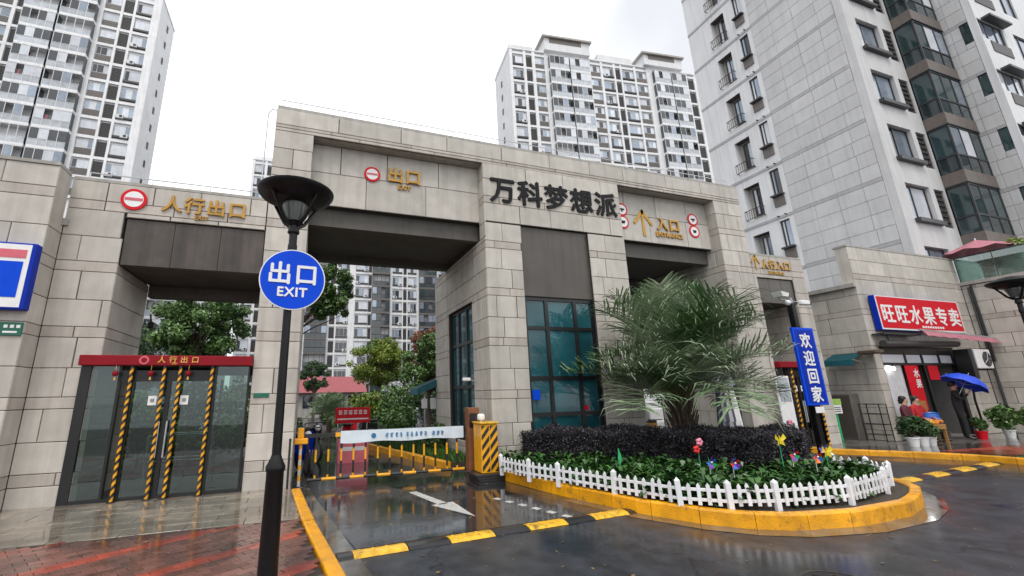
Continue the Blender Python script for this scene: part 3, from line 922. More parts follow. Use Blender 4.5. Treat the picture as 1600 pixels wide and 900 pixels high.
# ================================================================== THE GATE
F = 9.03
J, S_, SO, CO, BR = 0, 1, 2, 3, 4
gate_m = [M['joint'], M['stone'], M['shaded_soffit'], M['coping'], M['brown']]
g = thing('main_gate', 'tall stone clad estate gateway with black letters over a brown metal panel', 'gateway', (-0.58, F, 0))
c = 0.03
b = MB()
b.box(-0.96, -0.20, F + c, 12.25, 0, 7.50, J)                     # left pier
b.box(-0.99, -0.96, F + .05, 12.25, 0, 8.0, S_)                   # its outer side
b.box(3.96, 4.92, F + c, 10.05, 0, 7.46, J)                       # pylon, front left pier
b.box(3.96, 4.92, 12.03, 13.40, 0, 5.50, J)                       # pylon, rear left pier
b.box(3.96, 8.07, F + c, 10.05, 5.86, 7.46, J)
b.box(3.96, 4.3, 10.05, 12.03, 4.03, 5.5, J)
b.box(3.96, 8.07, 10.05, 12.2, 5.5, 7.46, J)
b.box(3.96, 4.3, 10.05, 12.03, 0, 0.55, J)
b.box(6.95, 8.07, F + c, 12.4, 0, 5.86, J)                        # pylon, right pier
b.box(4.92, 6.95, F + .10, F + .20, 4.0, 5.86, J)
b.box(11.75, 12.82, F + c, 12.25, 0, 7.46, J)                     # right pier
b.box(12.82, 12.85, F + .05, 12.25, 0, 8.0, S_)
b.box(-0.96, 12.82, F + c, 12.2, 7.46, 7.99, J)                   # roof
b.build('core', gate_m, g)
b = MB()
b.box(-0.97, 12.83, F + .01, 12.27, 7.99, 8.08, 0)
b.build('coping', [M['coping']], g)
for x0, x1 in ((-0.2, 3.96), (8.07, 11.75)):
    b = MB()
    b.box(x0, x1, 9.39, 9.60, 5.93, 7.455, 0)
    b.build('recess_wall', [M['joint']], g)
    b = MB()
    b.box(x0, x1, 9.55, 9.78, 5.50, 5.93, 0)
    b.build('beam', [M['shaded_soffit']], g)
    b = MB(); b.box(x0, x1, 12.0, 12.25, 5.45, 7.46, 0); b.build('rear_beam', [M['shaded_soffit']], g)
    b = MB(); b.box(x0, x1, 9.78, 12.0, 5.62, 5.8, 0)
    b.build('ceiling', [M['shaded_soffit']], g)
    b = MB(); b.box(x0, x1, F + .06, 9.39, 7.452, 7.458, 0)
    b.build('recess_soffit', [M['coping']], g)
    facing(g, (x0, 9.39, 0), 'S', x1 - x0, [(5.93, 6.74, 0), (6.74, 7.45, 0)], seg=1.32, seed=5 + int(x0))
FC = std_courses(0.02, 7.45)
facing(g, (-0.99, F + c, 0), 'S', 0.82, FC, seg=.8, seed=1)
facing(g, (-0.20, F, 0), 'E', 3.2, std_courses(0.02, 5.45), seg=.95, seed=2)
facing(g, (-0.99, F + c, 0), 'S', 13.84, [(7.45, 7.53, 1), (7.53, 7.61, 1), (7.61, 8.0, 0)], seg=1.38, thinseg=1.9, seed=3)
facing(g, (3.93, F + c - .02, 0), 'S', .99, std_courses(0.02, 5.86), seg=.52, thinseg=.7, seed=4)
facing(g, (6.92, F + c - .02, 0), 'S', 1.18, std_courses(0.02, 5.86), seg=.6, thinseg=.8, seed=44)
facing(g, (3.93, F + c - .02, 0), 'S', 4.17, std_courses(5.86, 7.45), seg=1.05, thinseg=1.4, seed=45)
facing(g, (3.96, 13.4, 0), 'W', 4.37, std_courses(0.02, 5.45), holes=[(1.37, 3.35, .55, 4.03)], seg=.9, seed=6)
facing(g, (3.96, 9.36, 0), 'W', .36, std_courses(5.45, 7.45), seg=.9, seed=16)
facing(g, (11.72, F + c, 0), 'S', 1.13, FC, seg=.62, thinseg=.95, seed=7)
facing(g, (11.75, 12.2, 0), 'W', 3.18, std_courses(0.02, 7.45), seg=.95, seed=8)
# brown metal panel and the shopfront glazing below it
b = MB(); b.cbox(4.925, 6.945, F + .07, F + .12, 4.03, 5.855, .006); b.build('brown_panel', [M['brown']], g)
def glazing(parent, xs, zs, y, depth=.07, fr=.045, pane=M['teal_big'], frame=M['bframe'], axis='x', x=0):
    b = MB()
    def bx(a0, a1, z0, z1, y0, y1):
        if axis == 'x': b.box(a0, a1, y0, y1, z0, z1)
        else: b.box(x + (y0 - y), x + (y1 - y), a0, a1, z0, z1)
    for a in xs: bx(a - fr, a + fr, zs[0], zs[-1], y, y + depth)
    for z in zs: bx(xs[0] - fr * .9, xs[-1] + fr * .9, z - fr * .98, z + fr * .98, y + .004, y + depth - .004)
    f = b.build('window', [frame], parent)
    for i in range(len(xs) - 1):
        for j in range(len(zs) - 1):
            q = MB()
            a0, a1, z0, z1 = xs[i] + fr, xs[i + 1] - fr, zs[j] + fr, zs[j + 1] - fr
            yo = y + depth * .55
            if axis == 'x': q.box(a0, a1, yo, yo + .012, z0, z1)
            else: q.box(x + depth * .55, x + depth * .55 + .012, a0, a1, z0, z1)
            p = q.build('pane', [pane], f)
            p.rotation_euler = (0, 0, 0)
    return f
glazing(g, [4.965, 5.56, 6.38, 6.905], [.10, 1.22, 2.05, 3.25, 3.98], F + .10)
glazing(g, [10.09, 10.75, 11.4, 11.99], [.6, 1.9, 3.05, 3.99], 0, axis='y', x=4.02, depth=.08)
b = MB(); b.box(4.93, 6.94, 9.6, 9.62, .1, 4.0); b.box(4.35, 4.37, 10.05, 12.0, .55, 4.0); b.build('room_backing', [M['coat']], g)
b = MB(); b.cbox(5.02, 5.22, F + .085, F + .10, 1.55, 1.78, .003); b.build('notice', [M['signblue']], g)
b = MB(); b.cyl((6.46, F + .10, 1.34), (6.46, F + .085, 1.34), .06, .06, 14); b.build('sticker', [M['signred']], g)
# big black letters
letters('万科梦想派', 4.46, F - .015, 6.47, 0.785, 0.74, .035, M['blackletter'], g, bold=.020, squash=1.0)
# recessed sign texts
def ring_sign(parent, x, y, z, r, bar=True):
    b = MB(); b.disc((x, y, z), r, .03, 32, 0); b.disc((x, y - .03, z), r * .74, .004, 32, 1)
    b.box(x - r * .68, x + r * .68, y - .040, y - .034, z - r * .13, z + r * .13, 2)
    return b.build('round_sign', [M['signred'], M['signwhite'], M['pinkred']], parent)
ring_sign(g, 1.20, 9.36, 6.86, .19)
letters('出口', 1.76, 9.33, 6.76, .44, .42, .02, M['gold'], g, bold=.010)
line_text('EXIT', 1.98, 9.34, 6.56, .155, .012, M['gold'], g, bold=.006, align='CENTER')
def arrow(parent, x, y, z, h, wd, mt):
    b = MB(); t_ = wd * .14
    def bar(p, q):
        d_ = (Vector(q) - Vector(p)).normalized(); n_ = Vector((-d_.y, d_.x)) * t_ / 2
        vs = [(Vector(p) + n_), (Vector(p) - n_), (Vector(q) - n_), (Vector(q) + n_)]
        b.add([(x + v.x, y - .02, z + v.y) for v in vs] + [(x + v.x, y, z + v.y) for v in vs],
              [(0, 1, 2, 3), (7, 6, 5, 4), (0, 4, 5, 1), (1, 5, 6, 2), (2, 6, 7, 3), (3, 7, 4, 0)])
    bar((0, 0), (0, h * .93)); bar((-wd / 2, h * .45), (t_ * .35, h)); bar((wd / 2, h * .449), (-t_ * .35, h - .001))
    return b.build('arrow', [mt], parent)
arrow(g, 9.17, 9.36, 6.12, .82, .66, M['gold'])
letters('入口', 9.86, 9.33, 6.40, .46, .44, .02, M['gold'], g, bold=.012)
line_text('ENTRANCE', 10.10, 9.34, 6.16, .20, .012, M['gold'], g, bold=.008, align='CENTER')
def restriction(parent, x, y, z, r, kind):
    b = MB()
    for k, zz in enumerate((z + r * .98, z - r * .98)):
        n_ = 8
        b.disc((x, y, zz), r, .02, n_ * 3, 0); b.disc((x, y - .02, zz), r * .76, .004, 24, 1)
        if kind == 0 and k == 0 or kind == 1 and k == 0:
            b.box(x - r * .42, x + r * .42, y - .03, y - .0245, zz - r * .08, zz + r * .16, 2)
            b.box(x - r * .16, x + r * .10, y - .03, y - .0246, zz - r * .36, zz - r * .09, 2)
        else:
            b.box(x - r * .36, x + r * .36, y - .03, y - .0245, zz + r * .05, zz + r * .20, 2)
            b.box(x - r * .30, x + r * .26, y - .03, y - .0246, zz - r * .24, zz + r * .04, 2)
    return b.build('restriction_sign', [M['signred'], M['signwhite'], M['blackletter']], parent)
restriction(g, 8.44, 9.36, 6.67, .20, 0)
restriction(g, 11.12, 9.36, 6.66, .20, 1)
# thin rails along the roof edge
def roof_rail(parent, x0, x1, y, z, h=.26, step=1.35):
    b = MB()
    b.cyl((x0, y, z + h), (x1, y, z + h), .012, n=6)
    k = int((x1 - x0) / step)
    for i in range(k + 1):
        xx = x0 + (x1 - x0) * i / k
        b.cyl((xx, y, z - .01), (xx, y, z + h), .010, n=6)
    return b.build('roof_rail', [M['steel']], parent)
roof_rail(g, -0.9, 12.7, 9.2, 8.08)
b = MB(); b.tube([(-1.18, 9.25, 6.0), (-1.18, 9.25, 7.95), (-1.12, 9.25, 8.08), (-0.97, 9.25, 8.09)], [.014] * 4, 6)
b.build('cable_conduit', [M['steel']], g)
b = MB(); b.cbox(-.93, -.66, F - .02, F, 1.72, 1.80, .004); b.build('number_plate', [M['green_plate']], g)

# ---- pedestrian gates either side
def ped_gate(label, x0, xo0, xo1, x1, ztop, zb0, zb1, seed, left):
    t = thing('pedestrian_gate', label, 'gateway', (x0, F, 0), 'low side gates for walkers')
    b = MB()
    b.box(x0 + .02, xo0 - .03, F + c, 10.7, 0, ztop - .06, J)
    if x1 > xo1 + .1: b.box(xo1 + .03, x1 - .03, F + c, 10.7, 0, ztop - .06, J)
    b.box(x0 + .02, x1 - .01, F + c, 10.72, zb1, ztop - .06, J)
    b.build('core', gate_m, t)
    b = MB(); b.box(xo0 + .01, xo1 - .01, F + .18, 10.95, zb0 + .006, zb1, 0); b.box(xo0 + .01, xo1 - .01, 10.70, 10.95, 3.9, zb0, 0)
    b.build('lintel', [M['shaded_soffit']], t)
    b = MB(); b.box(x0 + .01, x1 - .005, F + .01, 10.8, ztop - .06, ztop, 0); b.build('coping', [M['coping']], t)
    cs = std_courses(.06, ztop - .07)
    facing(t, (x0, F + c, 0), 'S', x1 - x0, cs, holes=[(xo0 - x0, xo1 - x0, 0, zb1)], seg=.85, thinseg=1.1, seed=seed)
    facing(t, (xo0 - .03, F, 0), 'E', 1.7, std_courses(.06, zb0), seg=1.7, thinseg=1.7, seed=seed + 1, jit=.02)
    if not left: facing(t, (xo1 + .03, 10.7, 0), 'W', 1.67, std_courses(.06, zb0), seg=.9, seed=seed + 2)
    b = MB()
    k = 3
    for i in range(k):
        a0 = xo0 + (xo1 - xo0) * i / k; a1 = xo0 + (xo1 - xo0) * (i + 1) / k
        b.cbox(a0 + .003, a1 - .003, F + .05, F + .17, zb0, zb1 - .01, .004)
    b.build('fascia_panel', [M['stained' if left else 'brown']], t)
    b = MB()
    return t
pg = ped_gate('low stone side gate on the left with gold letters over a rust streaked brown fascia', -4.35, -3.42, -1.0, -0.995, 5.80, 4.15, 5.07, 31, True)
ring_sign(pg, -3.34, F, 5.44, .215)
letters('人行出口', -2.70, F - .015, 5.30, .385, .36, .02, M['gold'], pg, bold=.009)
line_text('EXIT', -2.18, F - .012, 5.15, .115, .01, M['gold'], pg, bold=.004, align='CENTER')
roof_rail(pg, -4.2, -1.1, 9.25, 5.80, h=.2, step=1.0)
b = MB(); b.cbox(-3.42, -3.30, 10.96, 11.2, 3.25, 3.4, .02); b.cyl((-3.36, 11.0, 3.4), (-3.36, 10.9, 3.55), .02, n=6); b.build('floodlight', [M['bframe']], pg)
pr_ = ped_gate('low stone side gate on the right with a gold arrow and a plain brown fascia', 12.85, 12.98, 14.55, 15.15, 5.84, 4.27, 5.05, 41, False)
arrow(pr_, 13.02, F - .005, 5.30, .46, .36, M['gold'])
letters('人行入口', 13.40, F - .015, 5.38, .325, .31, .02, M['gold'], pr_, bold=.010)
line_text('ENTRANCE', 13.86, F - .012, 5.19, .13, .01, M['gold'], pr_, bold=.006, align='CENTER')

# ---- glass entrance booths under the side gates
def booth(label, x0, x1, mirror, text):
    t = thing('glass_entrance_booth', label, 'entrance booth', (x0, F, .1), 'glass booths under the side gates')
    y = F - .04
    wd = x1 - x0
    def X(u): return x0 + u * wd
    b = MB(); b.cbox(x0 - .01, x1 + .01, y - .12, y + .22, 2.30, 2.475, .01)
    cn = b.build('canopy', [M['red']], t)
    b = MB(); b.box(x0, x1, y + .22, 10.6, 2.34, 2.42); b.build('roof', [M['bframe']], t)
    if text:
        b = MB(); b.disc((X(.352), y - .12, 2.39), .075, .008, 24, 0); b.disc((X(.352), y - .128, 2.39), .045, .003, 20, 1)
        b.build('emblem', [M['pinkred'], M['red']], t)
        letters('人行出口', X(.452), y - .125, 2.355, .175, .125, .004, M['goldface'], t, bold=.002)
        line_text('EXIT', X(.53), y - .125, 2.315, .045, .003, M['goldface'], t, align='CENTER')
    # frame: posts, header, bottom rail
    posts = [(0.0, .062), (.215, .02), (.285, .03), (.775, .02), (.985, .015)]
    b = MB()
    for u, hw in posts:
        b.box(X(u) - hw if u else X(u), X(u) + hw * (2.4 if u == 0 else 1), y, y + .09, .10, 2.30)
    b.box(x0, x1, y + .003, y + .087, .10, .15)
    b.box(X(.215), X(.775), y + .006, y + .084, 2.03, 2.22)
    b.box(X(.50) - .035, X(.50) + .035, y + .006, y + .084, .15, 2.03)
    b.build('frame', [M['bframe']], t)
    b = MB()
    b.box(x0, x1, 10.52, 10.6, 2.2, 2.34); b.box(x0, x0 + .08, 10.52, 10.6, .1, 2.2); b.box(x1 - .08, x1, 10.52, 10.6, .1, 2.2)
    b.build('rear_frame', [M['bframe']], t)
    for u0, u1, nm in ((.06, .205, 'side_pane'), (.297, .487, 'door_leaf'), (.513, .768, 'door_leaf'), (.783, .979, 'side_pane')):
        q = MB(); q.box(X(u0), X(u1), y + .035, y + .047, .15, 2.03 if nm == 'door_leaf' else 2.30); pn = q.build(nm, [M['glass']], t)
        if nm == 'door_leaf':
            xn = X(.415) if u0 < .4 else X(.60)
            q = MB(); q.box(xn - .065, xn + .065, y + .025, y + .031, 1.62, 1.78, 0)
            q.box(xn - .03, xn + .03, y + .0215, y + .0245, 1.67, 1.73, 1)
            q.build('notice', [M['signwhite'], M['grey_metal']], pn)
            q = MB(); xh = X(.478) if u0 < .4 else X(.522)
            q.cyl((xh, y - .03, .75), (xh, y - .03, 1.35), .013, n=8); q.build('handle', [M['steel']], pn)
    # a turnstile rail behind the glass
    for yy_ in (9.75, 10.25):
        b = MB()
        b.cyl((X(.35), yy_, .1), (X(.35), yy_, 1.05), .035, n=10); b.cyl((X(.72), yy_, .1), (X(.72), yy_, 1.05), .035, n=10)
        b.cyl((X(.35), yy_, 1.05), (X(.72), yy_, 1.05), .022, n=8); b.cyl((X(.35), yy_, .6), (X(.72), yy_, .6), .016, n=8)
        b.build('handrail', [M['steel']], t)
    return t
booth('glass entrance booth with a red canopy lettered in gold under the left side gate', -3.66, -1.0, False, True)
booth('glass entrance booth with a plain red canopy under the right side gate', 13.0, 14.54, True, False)

def striped_post(label, x, y, z0, z1, r=.028, n=17, group='striped posts before the glass booths'):
    t = thing('striped_post', label, 'striped post', (x, y, z0), group)
    b = MB()
    h = (z1 - z0) / (2 * n)
    # spiral bands: skewed rings
    sg = 12
    for k in range(2 * n):
        vs = []
        for zz in (k * h, (k + 1) * h):
            for i in range(sg):
                a = 2 * math.pi * i / sg
                sk = .55 * h * math.cos(a)
                vs.append((r * math.cos(a), r * math.sin(a), min(max(zz + sk, 0), z1 - z0)))
        b.add(vs, [(i, (i + 1) % sg, sg + (i + 1) % sg, sg + i) for i in range(sg)], k % 2)
    b.build('pole', [M['yellow'], M['black']], t, smooth=True, local=True)
    b = MB(); b.lathe([(.06, 0), (.06, .012), (.03, .02)], 14); b.build('foot', [M['black']], t, local=True)
    return t
LP = ['first on the left, at the booth corner', 'second, left of the door gap', 'third, right of the door gap', 'fourth, beside the right pane']
for i, x in enumerate((-2.90, -2.41, -2.16, -1.65)):
    striped_post('striped post before the left booth, ' + LP[i], x, 8.92, .10, 2.29)
for i, (x, lb) in enumerate(((13.45, 'nearer the palm'), (14.02, 'behind the blue banner sign'), (14.42, 'nearest the outer dark post'))):
    striped_post('striped post before the right booth, ' + lb, x, 8.92, .0, 2.29)
for i, x in enumerate((-2.25, -1.72)):
    striped_post('striped post inside the left booth behind the glass, ' + ('left one' if i == 0 else 'right one'), x, 10.45, .10, 2.1)
LN = ['over the left pane', 'over the left door edge', 'over the right door leaf']
for i, x in enumerate((-3.12, -2.60, -2.02)):
    t = thing('red_lantern', 'small red lantern hanging under the canopy ' + LN[i], 'lantern', (x, 8.88, 2.16), 'red lanterns under the canopy')
    b = MB(); b.lathe([(.015, .045), (.035, .04), (.045, .015), (.045, -.01), (.035, -.035), (.015, -.045)], 12); b.build('shade', [M['red']], t, smooth=True, local=True)
    b = MB(); b.cyl((0, 0, .06), (0, 0, .14), .004, n=5); b.cyl((0, 0, -.055), (0, 0, -.11), .012, .018, n=6); b.build('tassel', [M['goldface']], t, local=True)

# ---- left shop building
lb = thing('corner_building', 'low stone clad shop block at the left edge carrying a blue and red sign box', 'building', (-4.35, 8.6, 0))
b = MB()
b.box(-14, -4.38, 8.6 + c, 11.4, 0, 4.80, J); b.box(-4.38, -4.355, 10.75, 11.4, 0, 4.8, S_); b.box(-14, -4.38, 8.6 + c, 8.95, 4.80, 5.76, J)
b.box(-4.38, -4.36, 8.63, 9.0, 4.8, 5.76, S_)
b.build('core', gate_m, lb)
b = MB(); b.box(-14, -4.35, 8.58, 8.98, 5.76, 5.82); b.box(-4.75, -4.27, 8.985, 10.2, 4.80, 4.93); b.box(-4.75, -4.27, 8.58, 8.985, 4.80, 4.93) if False else None
b.build('coping', [M['coping']], lb)
facing(lb, (-9.9, 8.6 + c, 0), 'S', 5.55, std_courses(.1, 5.76), seg=.95, seed=51)
facing(lb, (-4.38, 8.6, 0), 'E', .44, std_courses(.1, 4.8), seg=1.2, seed=52)
sg = thing('shop_sign', 'blue shop sign box with a red band and white border on the left wall', 'shop sign', (-4.34, 8.5, 3.15))
b = MB(); b.cbox(-7.6, -4.34, 8.44, 8.595, 3.14, 4.24, .01); b.build('box', [M['deepblue']], sg)
b = MB(); b.box(-7.58, -4.40, 8.434, 8.442, 3.17, 4.21); b.build('border', [M['signwhite']], sg)
b = MB(); b.box(-7.5, -4.47, 8.427, 8.433, 3.33, 3.92); b.build('blue_field', [M['signblue']], sg)
b = MB(); b.box(-7.5, -4.45, 8.427, 8.433, 3.98, 4.12); b.build('red_band', [M['pinkred']], sg)
ad = thing('address_plate', 'small green address plate on the wall below the blue sign', 'plate', (-4.46, 8.59, 2.82))
b = MB(); b.cbox(-4.66, -4.36, 8.57, 8.585, 2.74, 2.95, .003); b.build('plate', [M['green_plate']], ad)
b = MB()
for i in range(3): b.box(-4.60 + i * .08, -4.55 + i * .08, 8.5665, 8.569, 2.86, 2.91)
b.box(-4.60, -4.42, 8.5665, 8.569, 2.78, 2.81); b.build('lettering', [M['signwhite']], ad)

# ================================================================== BARRIER
br = thing('barrier_gate', 'fence style boom barrier with a white banner across the exit lane', 'barrier', (3.62, 8.85, 0))
b = MB()
for k in range(3): b.cbox(3.36 - k * .03 + .0, 3.92 + .0, 8.45, 9.05, .0 + k * .05, .05 + k * .05, .008)
b.build('plinth', [M['black']], br)
b = MB(); b.cbox(3.46, 3.84, 8.55, 8.98, .15, 1.10, .015); b.build('cabinet', [M['yellow']], br)
b = MB(); b.cbox(3.44, 3.86, 8.52, 9.01, 1.10, 1.14, .01); b.build('lid', [M['bump_yellow']], br)
st = MB()
def stripe_face(x0, x1, y, z0, z1, pitch, wd):
    k = z0 - (x1 - x0) * 1.2
    while k < z1:
        pts = []
        # band z between k+(x-x0)*1.2 and +wd, clipped to the face
        n_ = 6
        for i in range(n_):
            xa = x0 + (x1 - x0) * i / n_; xb = x0 + (x1 - x0) * (i + 1) / n_
            za, zb = k + (xa - x0) * 1.2, k + (xb - x0) * 1.2
            q = [(xa, max(z0, min(z1, za))), (xb, max(z0, min(z1, zb))), (xb, max(z0, min(z1, zb + wd))), (xa, max(z0, min(z1, za + wd)))]
            if q[3][1] - q[0][1] < 1e-4 and q[2][1] - q[1][1] < 1e-4: continue
            st.add([(p[0], y, p[1]) for p in q], [(0, 1, 2, 3)])
        k += pitch
stripe_face(3.475, 3.64, 8.546, .18, 1.07, .2, .1)
stripe_face(3.66, 3.825, 8.546, .18, 1.07, .2, .1)
st.build('warning_stripes', [M['black']], br)
b = MB(); b.cyl((3.56, 8.76, 1.14), (3.56, 8.76, 1.18), .03, n=10); b.lathe([(.075, 1.18), (.085, 1.21), (.08, 1.27), (.05, 1.30)], 16, (3.56, 8.76, 0)); b.build('beacon', [M['signwhite']], br)
BY = 9.33
am = MB()
am.box(-.02, 3.50, BY - .03, BY + .03, .93, 1.0, 0)
for x0, x1 in ((.62, .8), (.86, 1.06)): am.box(x0, x1, BY - .034, BY + .034, .925, 1.005, 1)
am = am.build('boom', [M['black'], M['yellow']], br)
bt = MB()
xx = .12; k = 0
while xx < 3.5:
    e = min(xx + .27, 3.52); bt.cyl((xx, BY, .15), (e, BY, .15), .03, n=8, m=k % 2); xx = e; k += 1
bt.build('bottom_rail', [M['black'], M['yellow']], br)
pk = MB()
for z0, z1, m_ in ((-.83, -.74, 1), (-.74, -.5, 0), (-.5, -.27, 1), (-.27, .0, 0)): pk.cyl((0, 0, z0), (0, 0, z1), .021, n=8, m=m_)
pk = pk.mesh('picket', [M['black'], M['yellow']])
for x in (.26, .50, .75, .99, 1.23, 1.48, 1.73, 1.98, 2.23, 2.46, 2.71, 2.97, 3.20, 3.42):
    link('picket', pk, br, loc=(x, BY, .97))
ban = MB(); nb = 30
for i in range(nb):
    xa, xb = .72 + 2.62 * i / nb, .72 + 2.62 * (i + 1) / nb
    ya, yb = BY - .045 - .012 * math.sin(i * 1.1), BY - .045 - .012 * math.sin((i + 1) * 1.1)
    za, zb = .80 - .012 * math.sin(i * .5), .80 - .012 * math.sin((i + 1) * .5)
    ban.quad((xa, ya, za), (xb, yb, zb), (xb, yb, 1.035), (xa, ya, 1.035), 0)
ban = ban.build('banner', [M['banner']], br, smooth=True)
ik = MB()
ik.disc((1.38, BY - .063, .92), .05, .002, 18)
rr = random.Random(4)
for x0, nn in ((1.62, 4), (2.05, 5), (2.62, 3)):
    for i in range(nn):
        x = x0 + i * .10
        for q in range(4):
            zz = .88 + q * .022
            ik.box(x + rr.uniform(0, .02), x + rr.uniform(.045, .075), BY - .064, BY - .060, zz, zz + .012)
        ik.box(x + .03, x + .042, BY - .0645, BY - .0605, .875, .965)
ik.build('print', [M['banner_ink']], ban)
rp = thing('rest_post', 'yellow striped rest post holding the free end of the barrier boom', 'post', (-.03, 9.2, .0))
b = MB()
for k in range(8): b.cyl((-.03, 9.3, .06 + k * .095), (-.03, 9.3, .06 + (k + 1) * .095), .03, n=10, m=k % 2)
b.build('pole', [M['stripe_white'], M['yellow']], rp)
b = MB(); b.cbox(-.16, .10, 9.22, 9.38, .82, .93, .015); b.cbox(-.10, .02, 9.25, 9.36, .93, 1.12, .012); b.build('fork', [M['yellow']], rp)
b = MB(); b.lathe([(.09, .0), (.09, .03), (.035, .06)], 14, (-.03, 9.3, 0)); b.build('foot', [M['black']], rp)
bp = thing('black_post', 'thin black post standing at the end of the yellow kerb', 'post', (-.22, 8.9, .1))
b = MB(); b.cyl((-.22, 8.9, .1), (-.22, 8.9, .93), .02, n=8); b.lathe([(.02, .93), (.028, .95), (.0001, .975)], 10, (-.22, 8.9, 0)); b.build('shaft', [M['bframe']], bp)
ip = thing('intercom_pillar', 'rust brown intercom pillar behind the striped barrier cabinet', 'pillar', (3.55, 9.2, 0))
b = MB(); b.cbox(3.40, 3.66, 9.10, 9.34, .0, 1.42, .012); b.build('casing', [M['rust']], ip)
b = MB(); b.box(3.42, 3.60, 9.095, 9.099, 1.0, 1.3); b.build('reader_panel', [M['bframe']], ip)
ic = thing('security_camera', 'small white security camera on the side of the pylon by the teal window', 'camera', (3.9, 10.0, 2.2))
b = MB(); b.cbox(3.60, 3.80, 9.92, 10.0, 2.02, 2.10, .015); b.build('housing', [M['signwhite']], ic)
b = MB(); b.cyl((3.80, 9.96, 2.06), (3.93, 9.96, 2.0), .012, n=6); b.build('arm', [M['steel']], ic)

# ================================================================== STREET LAMPS AND SIGNS
def lamp(x, y, label):
    t = thing('street_lamp', label, 'street lamp', (x, y, 0.1), 'black street lamps with dish reflectors')
    b = MB(); b.lathe([(.13, 0), (.13, .03), (.085, .06), (.075, .95), (.085, .97), (.085, 1.0), (.055, 1.06), (.042, 1.1)], 20); b.build('base', [M['lampblack']], t, smooth=True, local=True)
    b = MB(); b.lathe([(.042, 1.08), (.036, 3.05), (.046, 3.06), (.046, 3.12), (.04, 3.14), (.04, 3.24), (.06, 3.26), (.05, 3.33), (.075, 3.36)], 18); b.build('pole', [M['lampblack']], t, smooth=True, local=True)
    b = MB(); b.lathe([(.085, 3.38), (.13, 3.54), (.13, 3.575)], 20); b.build('diffuser', [M['lampglass']], t, smooth=True, local=True)
    b = MB()
    for i in range(4):
        a = math.pi / 4 + i * math.pi / 2
        ca, sa = math.cos(a), math.sin(a)
        b.tube([(.06 * ca, .06 * sa, 3.34), (.14 * ca, .14 * sa, 3.40), (.30 * ca, .30 * sa, 3.63)], [.02, .02, .018], 6)
    b.build('arm', [M['lampblack']], t, local=True)
    b = MB(); b.lathe([(.02, 3.57), (.15, 3.575), (.26, 3.605), (.35, 3.655), (.38, 3.69), (.385, 3.715), (.34, 3.74), (.2, 3.80), (.05, 3.83), (.001, 3.835)], 36); b.build('reflector', [M['lampblack']], t, smooth=True, local=True)
    return t
l1 = lamp(-0.22, 4.45, 'tall black street lamp in the left foreground with a round blue sign on its pole')
dup(l1, (14.1, 4.55, 0.1), label='black street lamp cut by the right edge near the shop')
es = thing('exit_sign', 'round blue exit sign with white characters on the foreground lamp pole', 'sign', (-0.2, 4.38, 2.85))
ex, ey, ez, rz_s = -0.19, 4.395, 2.845, R(-2)
b = MB(); b.disc((0, 0, 0), .31, .015, 48); b.build('rim', [M['signwhite']], es, local=True, loc=(0, 0, 0))
b = MB(); b.disc((0, -.015, 0), .299, .003, 48); b.build('disc', [M['signblue']], es, local=True)
for i, ch in enumerate('出口'):
    me = glyph_mesh(ch, .235, .002, M['signwhite'], .006, align='CENTER')
    o = link('letter', me, es, local=True, loc=(-.125 + i * .25, -.0205, -.03)); o.rotation_euler = (R(90), 0, 0)
o = link('lettering', glyph_mesh('EXIT', .13, .002, M['signwhite'], .004, 1.08, 'CENTER'), es, local=True, loc=(0, -.0205, -.175)); o.rotation_euler = (R(90), 0, 0)
b = MB()
for z in (-.15, .15): b.box(-.05, .05, .0, .09, z - .015, z + .015)
b.build('bracket', [M['steel']], es, local=True)
es.location = (ex, ey, ez); es.rotation_euler = (0, 0, R(4))

ws = thing('welcome_sign', 'tall narrow blue sign with four white characters beside the hedge', 'sign', (9.93, 6.2, .16))
b = MB(); b.cbox(9.86, 9.98, 6.24, 6.36, .1, 3.5, .01); b.build('pole', [M['lampblack']], ws)
b = MB(); b.cbox(9.61, 10.24, 6.18, 6.23, 1.36, 2.95, .006); b.build('border', [M['signblue']], ws)
b = MB(); b.box(9.66, 10.19, 6.176, 6.181, 1.41, 2.90); b.build('board', [M['deepblue']], ws)
letters('欢迎回家', 9.925, 6.172, 2.55, .365, .33, .002, M['signwhite'], ws, bold=.008, vertical=True)
b = MB(); b.cbox(9.80, 10.05, 6.175, 6.19, 1.21, 1.33, .004); b.build('plate', [M['signwhite']], ws)
cmr = thing('camera_mast_head', 'pair of white security cameras on a cross arm above the blue sign', 'cameras', (9.92, 6.3, 3.5))
b = MB(); b.cyl((9.92, 6.3, 3.48), (9.92, 6.3, 3.62), .045, n=10); b.cyl((9.6, 6.3, 3.58), (10.22, 6.3, 3.53), .018, n=8); b.build('cross_arm', [M['grey_metal']], cmr)
b = MB(); b.add([(9.42, 6.1, 3.60), (9.62, 6.12, 3.60), (9.62, 6.3, 3.60), (9.42, 6.28, 3.60), (9.36, 6.08, 3.70), (9.66, 6.12, 3.68), (9.66, 6.32, 3.68), (9.36, 6.30, 3.70)], [(0, 3, 2, 1), (4, 5, 6, 7), (0, 1, 5, 4), (1, 2, 6, 5), (2, 3, 7, 6), (3, 0, 4, 7)])
b.build('floodlight', [M['signwhite']], cmr)
b = MB(); b.cbox(10.08, 10.34, 6.16, 6.26, 3.46, 3.56, .02, 0); b.cyl((10.34, 6.21, 3.51), (10.37, 6.21, 3.51), .045, n=12, m=1); b.build('camera_housing', [M['signwhite'], M['bframe']], cmr)
b = MB(); b.sphere((9.76, 6.25, 3.50), .06); b.build('dome_camera', [M['signwhite']], cmr, smooth=True)

